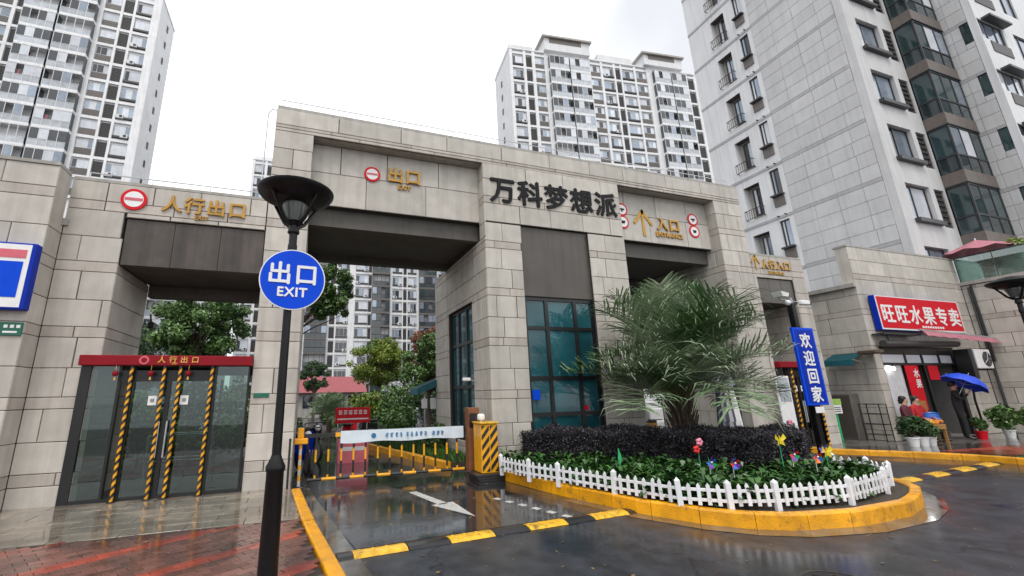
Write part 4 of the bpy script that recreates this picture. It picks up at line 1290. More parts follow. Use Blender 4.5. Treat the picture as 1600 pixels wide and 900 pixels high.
# ================================================================== PLANTER
def inside_poly(x, y, poly):
    r_ = False
    for i in range(len(poly)):
        x1, y1 = poly[i]; x2, y2 = poly[i - 1]
        if (y1 > y) != (y2 > y) and x < (x2 - x1) * (y - y1) / (y2 - y1) + x1: r_ = not r_
    return r_
fence_line = [(3.80, 8.35), (3.98, 7.55), (4.22, 6.95), (4.58, 5.95), (4.94, 5.05), (5.38, 4.66), (5.95, 4.45), (7.10, 4.28), (8.30, 4.50), (9.02, 4.82), (9.30, 5.25), (9.28, 5.75)]
fc = thing('picket_fence', 'low white picket fence round the planter', 'fence', (5.9, 4.5, .16))
pkm = MB(); pkm.add([(-.023, -.008, 0), (.023, -.008, 0), (.023, -.008, .24), (0, -.008, .275), (-.023, -.008, .24), (-.023, .008, 0), (.023, .008, 0), (.023, .008, .24), (0, .008, .275), (-.023, .008, .24)],
    [(0, 1, 2, 3, 4), (9, 8, 7, 6, 5), (0, 5, 6, 1), (1, 6, 7, 2), (2, 7, 8, 3), (3, 8, 9, 4), (4, 9, 5, 0)])
pkm = pkm.mesh('picket', [M['fence_white']])
pom = MB(); pom.cbox(-.036, .036, -.03, .03, -.08, .29, .006); pom.add([(-.036, -.03, .29), (.036, -.03, .29), (.036, .03, .29), (-.036, .03, .29), (0, 0, .335)], [(0, 1, 4), (1, 2, 4), (2, 3, 4), (3, 0, 4)])
pom = pom.mesh('post', [M['fence_white']])
for a, d2 in zip(fence_line, fence_line[1:]):
    a, d2 = Vector(a), Vector(d2)
    L_ = (d2 - a).length; ang = math.atan2(d2.y - a.y, d2.x - a.x)
    link('post', pom, fc, loc=(a.x, a.y, .21), rot=(rnd.gauss(0, .02), rnd.gauss(0, .02), ang))
    nn = max(2, round(L_ / .126))
    for i in range(1, nn):
        q = a.lerp(d2, i / nn)
        link('picket', pkm, fc, loc=(q.x + .018 * math.sin(ang), q.y - .018 * math.cos(ang), .215 + rnd.gauss(0, .004)), rot=(rnd.gauss(0, .03), rnd.gauss(0, .025), ang))
    for z in (.275, .40):
        r_ = MB(); r_.cbox(.03, L_ - .03, -.009, .009, z - .020, z + .020, .003)
        r_.build('rail', [M['fence_white']], fc, loc=(a.x, a.y, 0), rot=(0, 0, ang))
a = fence_line[-1]; link('post', pom, fc, loc=(a[0], a[1], .21))

hedge_front = [(4.45, 8.75), (5.2, 8.05), (6.3, 7.25), (6.9, 6.35), (7.35, 5.8), (8.4, 5.65), (8.95, 5.9)]
hedge_back = [(5.4, 9.0), (6.2, 8.75), (7.1, 8.3), (7.7, 7.5), (8.1, 7.0), (8.8, 6.9), (9.15, 6.6)]
hg = thing('hedge', 'dark purple clipped hedge across the planter', 'hedge', (6.9, 6.6, .16))
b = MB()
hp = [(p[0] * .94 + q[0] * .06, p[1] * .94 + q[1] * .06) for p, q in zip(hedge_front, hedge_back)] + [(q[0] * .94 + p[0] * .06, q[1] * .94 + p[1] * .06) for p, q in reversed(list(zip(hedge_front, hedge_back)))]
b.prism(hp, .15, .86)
b.build('dark_core', [M['hedge_core']], hg)  # near-black solid fill, the shade between the leaves put into its colour
N_ = 62000
rg = np.random.default_rng(5)
fr_, bk_ = np.array(hedge_front), np.array(hedge_back)
s_ = rg.random(N_) * (len(fr_) - 1); k = np.minimum(s_.astype(int), len(fr_) - 2); f = (s_ - k)[:, None]
pf, pb = fr_[k] * (1 - f) + fr_[k + 1] * f, bk_[k] * (1 - f) + bk_[k + 1] * f
face = rg.random(N_)
tt = np.where(face < .42, rg.random(N_) ** 3 * .06, np.where(face < .93, rg.random(N_), 1 - rg.random(N_) * .06))
xy = pf * (1 - tt[:, None]) + pb * tt[:, None]
top_ = .93 + .035 * np.sin(xy[:, 0] * 5) + .03 * np.sin(xy[:, 1] * 7 + 1)
zz = np.where((face >= .42) & (face < .93), top_ - rg.random(N_) ** 2 * .1, .18 + rg.random(N_) * (top_ - .18))
endm = rg.random(N_) < .05
P_ = np.column_stack([xy, zz]) + rg.normal(size=(N_, 3)) * .025
nn_ = rg.normal(size=(N_, 3)) + np.array([-.25, -.55, .6]); nn_ /= np.linalg.norm(nn_, axis=1)[:, None]
t_ = np.cross(nn_, rg.normal(size=(N_, 3))); t_ /= np.linalg.norm(t_, axis=1)[:, None]
b_ = np.cross(nn_, t_); sz = (.036 * (.6 + .8 * rg.random(N_)))[:, None]
V_ = np.stack([P_ - t_ * sz * .5, P_ + b_ * sz * .28, P_ + t_ * sz * .5, P_ - b_ * sz * .28], 1).reshape(-1, 3)
link('foliage', quads_mesh('foliage', V_, M['leaf_purple']), hg)

# leafy ground cover between fence and hedge
rg = np.random.default_rng(8)
fl = fence_line
pts = []
hpoly = hedge_front + hedge_back[::-1]
inner = [(p[0] * .97 + 6.9 * .03, p[1] * .97 + 6.9 * .03) for p in fl] + [(8.9, 6.6), (8.6, 8.9), (3.9, 8.9)]
while len(pts) < 900:
    x, y = rg.uniform(3.8, 9.5), rg.uniform(4.2, 8.9)
    if inside_poly(x, y, inner) and not inside_poly(x, y, hpoly): pts.append((x, y))
vs = []
for x, y in pts:
    h = rg.uniform(.10, .36)
    nl = rg.integers(10, 18)
    for i in range(nl):
        a = rg.uniform(0, 2 * math.pi); el = rg.uniform(.15, 1.2); L_ = rg.uniform(.12, .22)
        dx, dy, dz_ = math.cos(a) * math.cos(el), math.sin(a) * math.cos(el), math.sin(el)
        base = np.array([x + dx * .03, y + dy * .03, .18 + h * rg.uniform(.2, .9)])
        d = np.array([dx, dy, dz_]); sd_ = np.array([-math.sin(a), math.cos(a), 0]) * L_ * .2
        mid = base + d * L_ * .55; tip = base + d * L_ + np.array([0, 0, -L_ * .35])
        vs += [base, mid + sd_, tip, mid - sd_]
gc = link('ground_cover', quads_mesh('ground_cover', np.array(vs), M['leaf_cover'])); tag(gc, 'leafy green ground cover filling the planter behind the fence', kind='stuff')

# ---- the palm
pl = thing('palm_tree', 'large grey green feather palm behind the hedge', 'palm', (8.0, 7.8, .16))
b = MB()
rr = random.Random(21)
b.tube([(0, 0, 0), (.03, 0, .5), (.05, .02, 1.0), (.07, .02, 1.5)], [.15, .14, .18, .15], 14)
for i in range(44):   # old leaf bases
    a = i * 2.4; z = .40 + 1.05 * i / 44
    ca, sa = math.cos(a), math.sin(a)
    b.tube([(.15 * ca, .15 * sa, z), (.26 * ca, .26 * sa, z + .26), (.34 * ca, .34 * sa, z + .5)], [.035, .026, .014], 5)
b.build('trunk', [M['bark']], pl, smooth=True, local=True)
def frond_mesh(L_, droop, seed):
    rg = np.random.default_rng(seed)
    n = 60
    vs, fs, ms = [], [], []
    pts = []
    for i in range(n + 1):
        u = i / n
        # rises along +x then arches over
        ang = 1.0 - droop * u ** 1.6
        if i == 0: pts.append(np.array([0., 0., 0.]))
        else: pts.append(pts[-1] + np.array([math.cos(ang), 0, math.sin(ang)]) * L_ / n)
    mb = MB()
    for i in range(0, n - 3, 3):
        u = i / n
        mb.cyl(pts[i], pts[i + 3], .018 * (1 - u) + .004, .018 * (1 - u - 3 / n) + .004, 4, 1, caps=False)
    for i in range(16, n + 1):
        u = i / n
        tdir = pts[min(i + 1, n)] - pts[max(i - 1, 0)]; tdir /= np.linalg.norm(tdir)
        ll = L_ * .43 * (math.sin(math.pi * min(1, (u - .12) * .88 + .14)) ** .6) * rg.uniform(.72, 1.15)
        for sgn in (-1, 1):
            side = np.array([0, sgn, 0])
            upv = np.cross(tdir, np.array([0, 1, 0])); upv = upv if upv[2] > 0 else -upv
            d = side * .78 + tdir * rg.uniform(.40, .80) + upv * rg.uniform(.0, .75) + rg.normal(size=3) * .07
            d /= np.linalg.norm(d)
            w_ = .016
            wv = np.cross(d, upv); wv /= np.linalg.norm(wv) + 1e-9
            p0 = pts[i]; p1 = p0 + d * ll * .5; p2 = p0 + d * ll * .85 + np.array([0, 0, -ll * .06]); p3 = p0 + d * ll + np.array([0, 0, -ll * rg.uniform(.05, .32)])
            mb.add([p0 - wv * w_ * .5, p0 + wv * w_ * .5, p1 + wv * w_, p1 - wv * w_, p2 + wv * w_ * .7, p2 - wv * w_ * .7, p3],
                   [(0, 1, 2, 3), (3, 2, 4, 5), (5, 4, 6)], 0)
    return mb.mesh('frond', [M['frond'], M['frond_rib']])
fm = [frond_mesh(2.3, .9, 1), frond_mesh(2.45, 1.2, 2), frond_mesh(2.25, .5, 3), frond_mesh(2.3, 1.45, 4), frond_mesh(2.0, .9, 5)]
nf = 84
for i in range(nf):
    a = i * 2.39996 + rr.uniform(-.2, .2)
    q = i / nf                                   # inner fronds stand, outer ones hang out
    tilt = (-.62 + 1.22 * q) + rr.uniform(-.24, .16)
    sca = rr.uniform(.80, 1.16)
    if math.sin(a) > .45: sca *= .72
    if math.cos(a + .3) > .6: sca *= .85
    o = link('frond', fm[i % 5], pl, local=True, loc=(.06 + .06 * math.cos(a), .06 * math.sin(a), 1.55 - .25 * q))
    o.rotation_euler = (0, tilt, a); o.scale = (sca,) * 3

# ---- pinwheels and flower stakes
def pinwheel(x, y, z, r, cols, label):
    t = thing('pinwheel', label, 'pinwheel', (x, y, .16), 'pinwheels stuck in the planter')
    b = MB(); b.cyl((0, .01, 0), (0, .01, z), .006, n=6); b.build('stick', [M['signwhite']], t, local=True)
    for k in range(6):
        a = k * math.pi / 3; ca, sa = math.cos(a), math.sin(a); cb, sb = math.cos(a + .75), math.sin(a + .75)
        b = MB(); b.add([(0, -.005, z), (r * ca, -.03, z + r * sa), (r * .8 * cb, -.06, z + r * .8 * sb), (r * .3 * cb, -.03, z + r * .3 * sb), (0, -.012, z)], [(0, 1, 2, 3), (4, 3, 2, 1)])
        b.build('vane', [cols[k % len(cols)]], t, local=True)
    b = MB(); b.sphere((0, -.04, z), .014, n=8, k=5); b.build('hub', [M['signwhite']], t, local=True)
    return t
pw = {'b': mat('pinwheel_blue', (.02, .12, .6), .35), 'p': mat('pinwheel_purple', (.22, .03, .45), .35), 'r': mat('pinwheel_red', (.6, .02, .02), .35),
      'y': mat('pinwheel_yellow', (.75, .6, .03), .35), 'g': mat('pinwheel_green', (.02, .4, .12), .35), 'o': mat('pinwheel_orange', (.7, .2, .02), .35), 'k': mat('pinwheel_pink', (.75, .25, .35), .4)}
pinwheel(5.78, 5.25, .50, .10, [pw['b'], pw['p'], pw['g']], 'blue and purple pinwheel left of the others in the planter')
pinwheel(6.12, 5.15, .48, .10, [pw['r'], pw['b'], pw['p']], 'red, blue and purple pinwheel below the pink flower stake')
pinwheel(7.25, 5.05, .55, .11, [pw['r'], pw['p'], pw['g']], 'red and violet pinwheel below the yellow butterfly stake')
pinwheel(7.65, 4.98, .50, .11, [pw['r'], pw['o'], pw['b']], 'orange and red pinwheel near the middle of the front fence')
pinwheel(9.05, 6.2, .55, .10, [pw['b'], pw['g'], pw['y']], 'blue and yellow pinwheel at the right end of the planter')
pinwheel(9.25, 5.9, .45, .10, [pw['b'], pw['k'], pw['r']], 'blue and pink pinwheel by the fence corner on the right')
def flower_stake(x, y, z, cols, label, kind):
    t = thing('garden_stake', label, 'garden stake', (x, y, .16), 'toy stakes in the planter')
    b = MB(); b.cyl((0, .01, 0), (0, .01, z), .006, n=6); b.build('stick', [M['green_paint']], t, local=True)
    if kind == 'flower':
        for j, (dx, dz_, m_) in enumerate(((-.05, -.05, cols[0]), (.03, .06, cols[1]))):
            b = MB()
            for k in range(5):
                a = k * 2 * math.pi / 5
                b.sphere((dx + .035 * math.cos(a), -.01, z + dz_ + .035 * math.sin(a)), .03, n=8, k=5)
            b.build('blossom', [m_], t, smooth=True, local=True)
    elif kind == 'butterfly':
        for sgn in (-1, 1):
            b = MB(); b.add([(0, 0, z), (sgn * .09, -.02, z + .10), (sgn * .13, -.03, z + .03), (sgn * .06, -.02, z - .01), (sgn * .09, -.02, z - .09), (sgn * .02, -.005, z - .06)], [(0, 1, 2, 3), (0, 3, 4, 5)]); b.build('wing', [cols[0]], t, local=True)
        b = MB(); b.cyl((0, -.01, z - .06), (0, -.01, z + .07), .011, .008, n=7); b.build('body', [cols[0]], t, local=True)
    else:
        b = MB(); b.add([(0, 0, z), (.045, .0, z - .14), (.0, .0, z - .30), (-.03, 0, z - .16)], [(0, 1, 2, 3)]); b.build('blade', [cols[0]], t, local=True)
    return t
flower_stake(5.98, 5.6, .68, [pw['r'], pw['k']], 'pink and red flower stake before the dark hedge', 'flower')
flower_stake(7.45, 5.35, .72, [pw['y']], 'yellow butterfly stake before the hedge', 'butterfly')
flower_stake(8.35, 5.25, .50, [pw['y']], 'small pale yellow butterfly stake low by the sign pole', 'butterfly')
flower_stake(9.2, 6.35, .82, [M['signwhite'], pw['k']], 'white and pink flower stake at the right end of the planter', 'flower')
flower_stake(5.05, 6.35, .62, [M['green_paint']], 'thin green leaf shaped stake near the left part of the fence', 'leaf')

# ================================================================== HIGH-RISES
_win = {}
def tower_window(wd, ht, v, frame='wframe', sill=True):
    """a framed window with panes, a mullion and a dark ledge; origin at its lower left corner, facing -y"""
    key = ('w', round(wd, 2), round(ht, 2), v, frame, sill)
    if key in _win: return _win[key]
    b = MB(); f = .05
    b.box(0, wd, -.06, 0, 0, f, 0); b.box(0, wd, -.06, 0, ht - f, ht, 0)
    b.box(0, f, -.058, 0, f, ht - f, 0); b.box(wd - f, wd, -.058, 0, f, ht - f, 0)
    cells = 2 if wd < 1.7 else 3
    r_ = random.Random(v * 7 + int(wd * 10))
    split = [.0, .36, 1.0] if cells == 2 else [0, .28, .70, 1.0]
    for i in range(cells):
        a, e = f + (wd - 2 * f) * split[i], f + (wd - 2 * f) * split[i + 1]
        if i: b.box(a - .022, a + .022, -.056, 0, f, ht - f, 0)
        m_ = r_.choice([1, 1, 2, 2, 3]) if v < 3 else r_.choice([2, 3, 3, 1])
        b.box(a + .02, e - .02, -.03, -.012, f, ht - f, m_)
    if sill: b.box(-.04, wd + .04, -.28, -.0, -.30, -.02, 4)
    _win[key] = b.mesh('window', [M[frame], M['pane_light'], M['pane_sky'], M['pane_dark'], M['louvre']])
    return _win[key]

def louvre_mesh(wd, ht, nm='louvre_panel'):
    key = ('l', round(wd, 2), round(ht, 2))
    if key in _win: return _win[key]
    b = MB(); n = max(4, int(ht / .22))
    b.box(0, wd, -.03, 0, 0, ht, 1)
    for i in range(n):
        z = ht * i / n
        b.box(.03, wd - .03, -.07, -.032, z + .02, z + .09, 2)
    b.box(0, .05, -.075, -.001, 0, ht, 0); b.box(wd - .05, wd, -.075, -.001, 0, ht, 0)
    _win[key] = b.mesh(nm, [M['spandrel'], M['dframe'], M['louvre']])
    return _win[key]

def panel_mesh(wd, ht):
    key = ('s', round(wd, 2), round(ht, 2))
    if key in _win: return _win[key]
    b = MB(); b.cbox(0, wd, -.05, 0, 0, ht, .01)
    for z in (.33, .66): b.box(.05, wd - .05, -.07, -.052, ht * z - .02, ht * z + .02)
    _win[key] = b.mesh('spandrel_panel', [M['spandrel']])
    return _win[key]

def balcony_mesh(wd, ht, v, dark=False, out_=.95):
    """slab edge, glass parapet, top rail and glazing set back, some of it open"""
    key = ('b', round(wd, 2), round(ht, 2), v, dark)
    if key in _win: return _win[key]
    b = MB(); r_ = random.Random(v * 13 + 5)
    y = -out_
    b.box(0, wd, y, 0, -.20, .20, 0 if not dark else 6)
    b.box(0, wd, y, 0, ht - .02, ht + .0, 0 if not dark else 6)
    n = max(3, int(wd / .85))
    for i in range(n):
        a, e = wd * i / n, wd * (i + 1) / n
        b.box(a + .03, e - .03, y + .02, y + .045, .24, 1.05, 1 if not dark else 7)
        b.box(a - .03, a + .03, y + .005, y + .055, .20, 1.12, 2 if not dark else 8)
    b.box(0, wd, y, y + .06, 1.07, 1.13, 2 if not dark else 8)
    b.box(0, wd, y, y + .06, .20, .235, 2 if not dark else 8)
    for i in range(n):     # upper lights
        a, e = wd * i / n, wd * (i + 1) / n
        q = r_.random()
        if q < .62:
            b.box(a + .03, e - .03, y + .02, y + .04, 1.18, ht - .12, r_.choice([3, 3, 4, 5, 5]) if not dark else r_.choice([4, 5, 5, 7]))
        b.box(a - .035, a + .035, y + .005, y + .055, 1.13, ht - .06, 2 if not dark else 8)
    b.box(0, wd, y, y + .06, ht - .10, ht - .02, 2 if not dark else 8)
    b.box(0, .04, y + .06, 0, .2, ht - .1, 7); b.box(wd - .04, wd, y + .06, 0, .2, ht - .1, 7)
    if r_.random() < .6:   # washing on the line
        for i in range(r_.randint(2, 4)):
            x = r_.uniform(.3, wd - .6); b.box(x, x + .3, y + .3, y + .33, 1.25, 1.95, r_.choice([3, 9, 10]))
    _win[key] = b.mesh('balcony', [M['whiteband'], M['bglass'], M['wframe'], M['pane_light'], M['pane_sky'], M['pane_dark'], M['spandrel'], M['smoke'], M['dframe'], M['coatmaroon'], M['pink_cloth']])
    return _win[key]

def ac_box():
    if 'ac' not in _win:
        b = MB(); b.cbox(0, .85, -.42, -.08, 0, .55, .02, 0); b.cyl((.55, -.42, .28), (.55, -.43, .28), .2, n=12, m=1)
        _win['ac'] = b.mesh('air_conditioner_unit', [M['wframe'], M['dframe']])
    return _win['ac']
def high_rise(label, P0, ang, x0, x1, depth, roof, cols, fl, z_ref, zlo, zhi, seed, wallm='white', bandm='whiteband', side=None, extras=None, group=None, dark_frac=.4):
    t = thing('apartment_tower', label, 'apartment tower', (P0[0], P0[1], 0), group, R(ang))
    rr = random.Random(seed)
    b = MB()
    b.box(x0, x1, .0, depth, 0, roof, 0)
    b.box(x0 - .08, x1 + .08, -.32, depth + .1, roof, roof + .25, 1)
    # pilasters between the columns of openings, floor bands across
    cs = sorted(cols)
    prev = x0
    for a, e, ty in cs:
        if a - prev > .12: b.box(prev, a, -.26, -.001, zlo - 3, roof - .002, 1)
        prev = e
    if x1 - prev > .1: b.box(prev, x1, -.26, -.001, zlo - 3, roof - .003, 1)
    k0, k1 = int(math.floor((zlo - z_ref) / fl)), int(math.ceil((zhi - z_ref) / fl))
    for k in range(k0, k1 + 1):
        z = z_ref + k * fl
        if z > roof: continue
        for a, e, ty in cs:
            if ty not in 'BK': b.box(a + .003, e - .003, -.235, -.002, z - .24, min(z + .16, roof - .01), 1)
    b.build('wall', [M[wallm], M[bandm]], t, local=True)
    for k in range(k0, k1):
        z = z_ref + k * fl
        if z + fl > roof + .5: continue
        for a, e, ty in cs:
            wd = e - a
            if ty == 'W':
                link('window', tower_window(wd - .1, 1.62, rr.randint(0, 5)), t, True, loc=(a + .05, -.02, z + .72))
                if rr.random() < .45: link('air_conditioner_unit', ac_box(), t, True, loc=(a + rr.choice([.1, wd - 1.0]), -.03, z + .42))
            elif ty == 'S':
                link('window', tower_window(wd - .1, 1.25, rr.randint(0, 5), 'wframe', False), t, True, loc=(a + .05, -.02, z + 1.22))
                link('spandrel_panel', panel_mesh(wd - .1, 1.0), t, True, loc=(a + .05, -.02, z + .17))
            elif ty == 'D':
                link('louvre_panel', louvre_mesh(wd - .06, 2.25), t, True, loc=(a + .03, -.02, z + .2))
            elif ty == 'B':
                link('balcony', balcony_mesh(wd, fl - .16, rr.randint(0, 7)), t, True, loc=(a, -.02, z))
            elif ty == 'K':
                link('balcony', balcony_mesh(wd, fl - .16, rr.randint(0, 7), True), t, True, loc=(a, -.02, z))
    return t
tl = high_rise('white apartment tower at the far left rising out of the frame, rows of glass balconies', (-22.28, 62.24), 1, -30, -1.5, 6, 60,
     [(-29.2, -27.2, 'W'), (-26.8, -25.6, 'D'), (-25.2, -23.4, 'S'), (-22.9, -19.9, 'B'), (-19.6, -17.9, 'S'), (-17.5, -16.7, 'D'), (-16.4, -12.85, 'B'), (-12.6, -8.75, 'B'), (-8.2, -6.25, 'S'), (-5.95, -4.75, 'D'), (-4.45, -2.5, 'W')],
     2.9, 54.55 - 1.55, 28, 59, 3, group=None)
for k in range(10):
    o = link('slit_window', tower_window(.5, 1.0, 4, 'dframe', False), tl, True, loc=(-1.47, 2.9, 31 + k * 2.9)); o.rotation_euler = (0, 0, R(90))
cols_c = [(-15.4, -13.4, 'W'), (-12.9, -11.75, 'D'), (-11.2, -9.4, 'S'), (-8.7, -5.0, 'B'), (-4.8, -1.1, 'B'), (-.5, 1.5, 'S'), (1.95, 4.15, 'W'), (4.5, 5.55, 'D'), (5.85, 8.35, 'W'), (8.75, 11.0, 'S'), (12.2, 15.6, 'B'), (15.8, 18.9, 'B'), (19.8, 21.2, 'D')]
tc_ = high_rise('white apartment tower behind the middle of the gate with two roof penthouses', (46.07, 53.99), -7, -15.9, 22.0, 8, 60.6, cols_c, 2.9, 57.05, 33, 60.4, 7)
for x0, x1, zt in ((-9.4, -.7, 63.7), (10.4, 18.5, 63.4)):
    b = MB(); b.box(x0, x1, -.9, 6, 60.86, zt - .35, 0); b.box(x0 - .5, x1 + .35, -1.3, 6.4, zt - .35, zt, 1); b.box(x0 + .9, x1 - 1.6, -.94, -.902, zt - 1.3, zt - .36, 2)
    b.build('penthouse', [M['white'], M['coping'], M['spandrel']], tc_, local=True)
b = MB(); b.box(1.2, 8.2, -.25, 5, 60.86, 62.1, 0); b.build('parapet', [M['white']], tc_, local=True)
b = MB(); b.box(-15.9, -11.5, -.25, 7.9, 60.86, 61.5, 0); b.build('parapet', [M['white']], tc_, local=True)
for k in range(8):
    o = link('slit_window', tower_window(.5, 1.1, 4, 'dframe', False), tc_, True, loc=(-15.93, 4.6, 36 + k * 2.9)); o.rotation_euler = (0, 0, R(-90))
ta = high_rise('pale apartment block seen through the arch with dark glazed balconies', (10.96, 90.42), -2, -24.7, 18.5, 12, 51.6,
     [(-24.2, -22.2, 'W'), (-21.7, -20.7, 'D'), (-20.2, -16.4, 'K'), (-15.6, -13.5, 'W'), (-13.1, -12.2, 'D'), (-11.9, -7.7, 'K'), (-7.3, -6.2, 'D'), (-5.9, -3.5, 'W'), (-2.2, .5, 'W'), (.55, 1.25, 'D'), (1.35, 5.1, 'K'), (5.7, 7.9, 'W'), (8.1, 8.9, 'D'), (9.1, 11.1, 'W'), (11.6, 15.6, 'K'), (16.2, 18.0, 'W')],
     2.9, 13.2, 1.5, 51, 9)
b = MB(); b.box(-24.5, -20, .5, 6, 51.85, 52.9, 0); b.build('parapet', [M['white']], ta, local=True)
tf = high_rise('distant bluish apartment block seen through the left side gate', (-19.5, 74), 3, -8, 6.5, 10, 27,
     [(-7.5, -5.5, 'W'), (-5.1, -4.2, 'D'), (-3.8, -.6, 'B'), (-.3, .7, 'D'), (1.0, 3.0, 'W'), (3.3, 6.2, 'B')], 2.9, 2.0, 2, 27, 12)

# ---- the tall block on the right
rt = thing('apartment_tower', 'tall pale panelled apartment block filling the right side above the fruit shop', 'apartment tower', (22.3, 9.3, 0))
X0, Y0, FL = 22.3, 9.3, 2.79
b = MB()
b.box(X0 + .03, X0 + .46, Y0 + .32, 13.15, 0, 45, 0)
b.box(X0 + .46, 27.8, Y0 + .36, 16.85, 0, 45, 0)
b.box(27.8, 40, 9.3, 16.84, 0, 45, 0)
b.box(28.36 + .66, 40, 7.55 + .28, 9.3, 0, 45, 0)
b.box(28.36 + .03, 28.36 + .66, 8.12, 9.3, 0, 45, 0)
b.build('core', [M['towerjoint']], rt)
TM = (M['towerstone'], M['towerband'])
def tower_courses(zs, lo, hi):
    cs = []
    for k in range(-6, 12):
        s = zs + k * FL
        cs += [(s, s + .17, 1)] + [(s + .17 + i * .655, s + .17 + (i + 1) * .655, 0) for i in range(4)]
    return [(max(a, lo), min(e, hi), t) for a, e, t in cs if min(e, hi) - max(a, lo) > .05]
ZS = 15.64
side_n = facing(rt, (X0 + .03, 13.15, 0), 'W', 13.15 - Y0 - .31, tower_courses(ZS, 4.95, 27), seg=.96, thinseg=1.9, dp=.03, gap=.011, seed=61, mats=TM, jit=.02, name='wall_panel', chamfer=.004, stag=0)
# smooth white strip with the bathroom windows, then the recessed balconies
holesA = []; strip = MB()
def strip_wall(y0, y1, openings, zlo=0, zhi=45):
    """wall on x = X0 between y0 and y1 with openings (ya, yb, za, zb)"""
    rects = [(y0, y1, zlo, zhi)]
    for h in openings: rects = cut(rects, h)
    for a, e, z0, z1 in rects: strip.box(X0, X0 + .45, a, e, z0, z1, 0)
opB = [(13.38, 13.86, 16.90 + k * FL, 18.30 + k * FL) for k in range(-5, 5)]
opA = [(14.44, 15.30, 21.67 + (k - 2) * FL, 23.6 + (k - 2) * FL) for k in range(-5, 5)]
strip_wall(13.15, 14.15, opB); strip_wall(14.15, 16.85, opA)
for k in range(-5, 5):
    z = ZS + k * FL
    for ya, yb in ((13.15, 14.15), (14.15, 16.85)): strip.box(X0 - .025, X0 - .001, ya + .001, yb - .001, z, z + .15, 1)
strip.build('rendered_wall', [M['white'], M['towerband']], rt)
for k in range(-5, 5):
    z0, z1 = 16.90 + k * FL, 18.30 + k * FL
    o = link('window', tower_window(.48, 1.40, k % 3, 'dframe', False), rt, loc=(X0 + .14, 13.86, z0)); o.rotation_euler = (0, 0, R(-90))
    b = MB(); b.box(X0 - .06, X0 - .002, 13.36, 13.88, z0 - .62, z0 - .1, 0); b.box(X0 - .22, X0 - .002, 13.33, 13.91, z0 - .1, z0 - .01, 1)
    b.build('ac_ledge', [M['spandrel'], M['dframe']], rt)
    b = MB(); b.box(X0 - .16, X0 - .002, 13.42, 13.46, z1 + .22, z1 + .27); b.box(X0 - .16, X0 - .002, 13.78, 13.82, z1 + .22, z1 + .27); b.build('vent_pipe', [M['dframe']], rt)
    z0, z1 = 21.67 + (k - 2) * FL, 23.6 + (k - 2) * FL
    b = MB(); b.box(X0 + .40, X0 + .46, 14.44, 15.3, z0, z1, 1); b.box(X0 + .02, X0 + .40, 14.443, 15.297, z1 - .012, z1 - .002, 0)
    b.build('recess', [M['shaded_soffit'], M['coping']], rt)
    o = link('window', tower_window(.62, 1.5, (k + 1) % 4, 'dframe', False), rt, loc=(X0 + .40, 15.1, z0 + .3)); o.rotation_euler = (0, 0, R(-90))
    b = MB()
    yA, yB = 14.40, 15.34
    for zz in (.02, .52): b.box(X0 - .20, X0 - .17, yA, yB, z0 + zz, z0 + zz + .03)
    for yy in (yA, yB): 
        for zz in (.021, .519): b.box(X0 - .17, X0, yy, yy + .025, z0 + zz, z0 + zz + .028)
    for i in range(9): b.box(X0 - .195, X0 - .18, yA + (yB - yA) * i / 8, yA + (yB - yA) * i / 8 + .015, z0 + .05, z0 + .52)
    b.build('railing', [M['bframe']], rt)
# front face
fw = MB()
rects = [(X0 + .0, 25.9, 4.0, 45)]
opF = []
for k in range(-3, 9):
    opF.append((23.04, 24.70, 11.07 + k * FL, 12.71 + k * FL)); opF.append((25.02, 25.74, 10.93 + k * FL, 12.68 + k * FL))
for h in opF: rects = cut(rects, h)
for a, e, z0, z1 in rects: fw.box(a, e, Y0, Y0 + .3, z0, z1, 0)
fw.build('rendered_wall', [M['towerstone']], rt)
for k in range(-3, 8):
    b = MB()
    z0, z1 = 11.07 + k * FL, 12.71 + k * FL
    link('window', tower_window(1.62, 1.60, (k + 2) % 6, 'dframe', False), rt, loc=(23.06, Y0 + .2, z0 + .02))
    b = MB(); b.box(22.98, 24.78, Y0 - .18, Y0 - .002, z0 - .14, z0 + .02); b.build('sill', [M['dframe']], rt)
    link('louvre_panel', louvre_mesh(.70, 1.73), rt, loc=(25.03, Y0 + .12, 10.94 + k * FL))
    zs = ZS + (k - 2) * FL
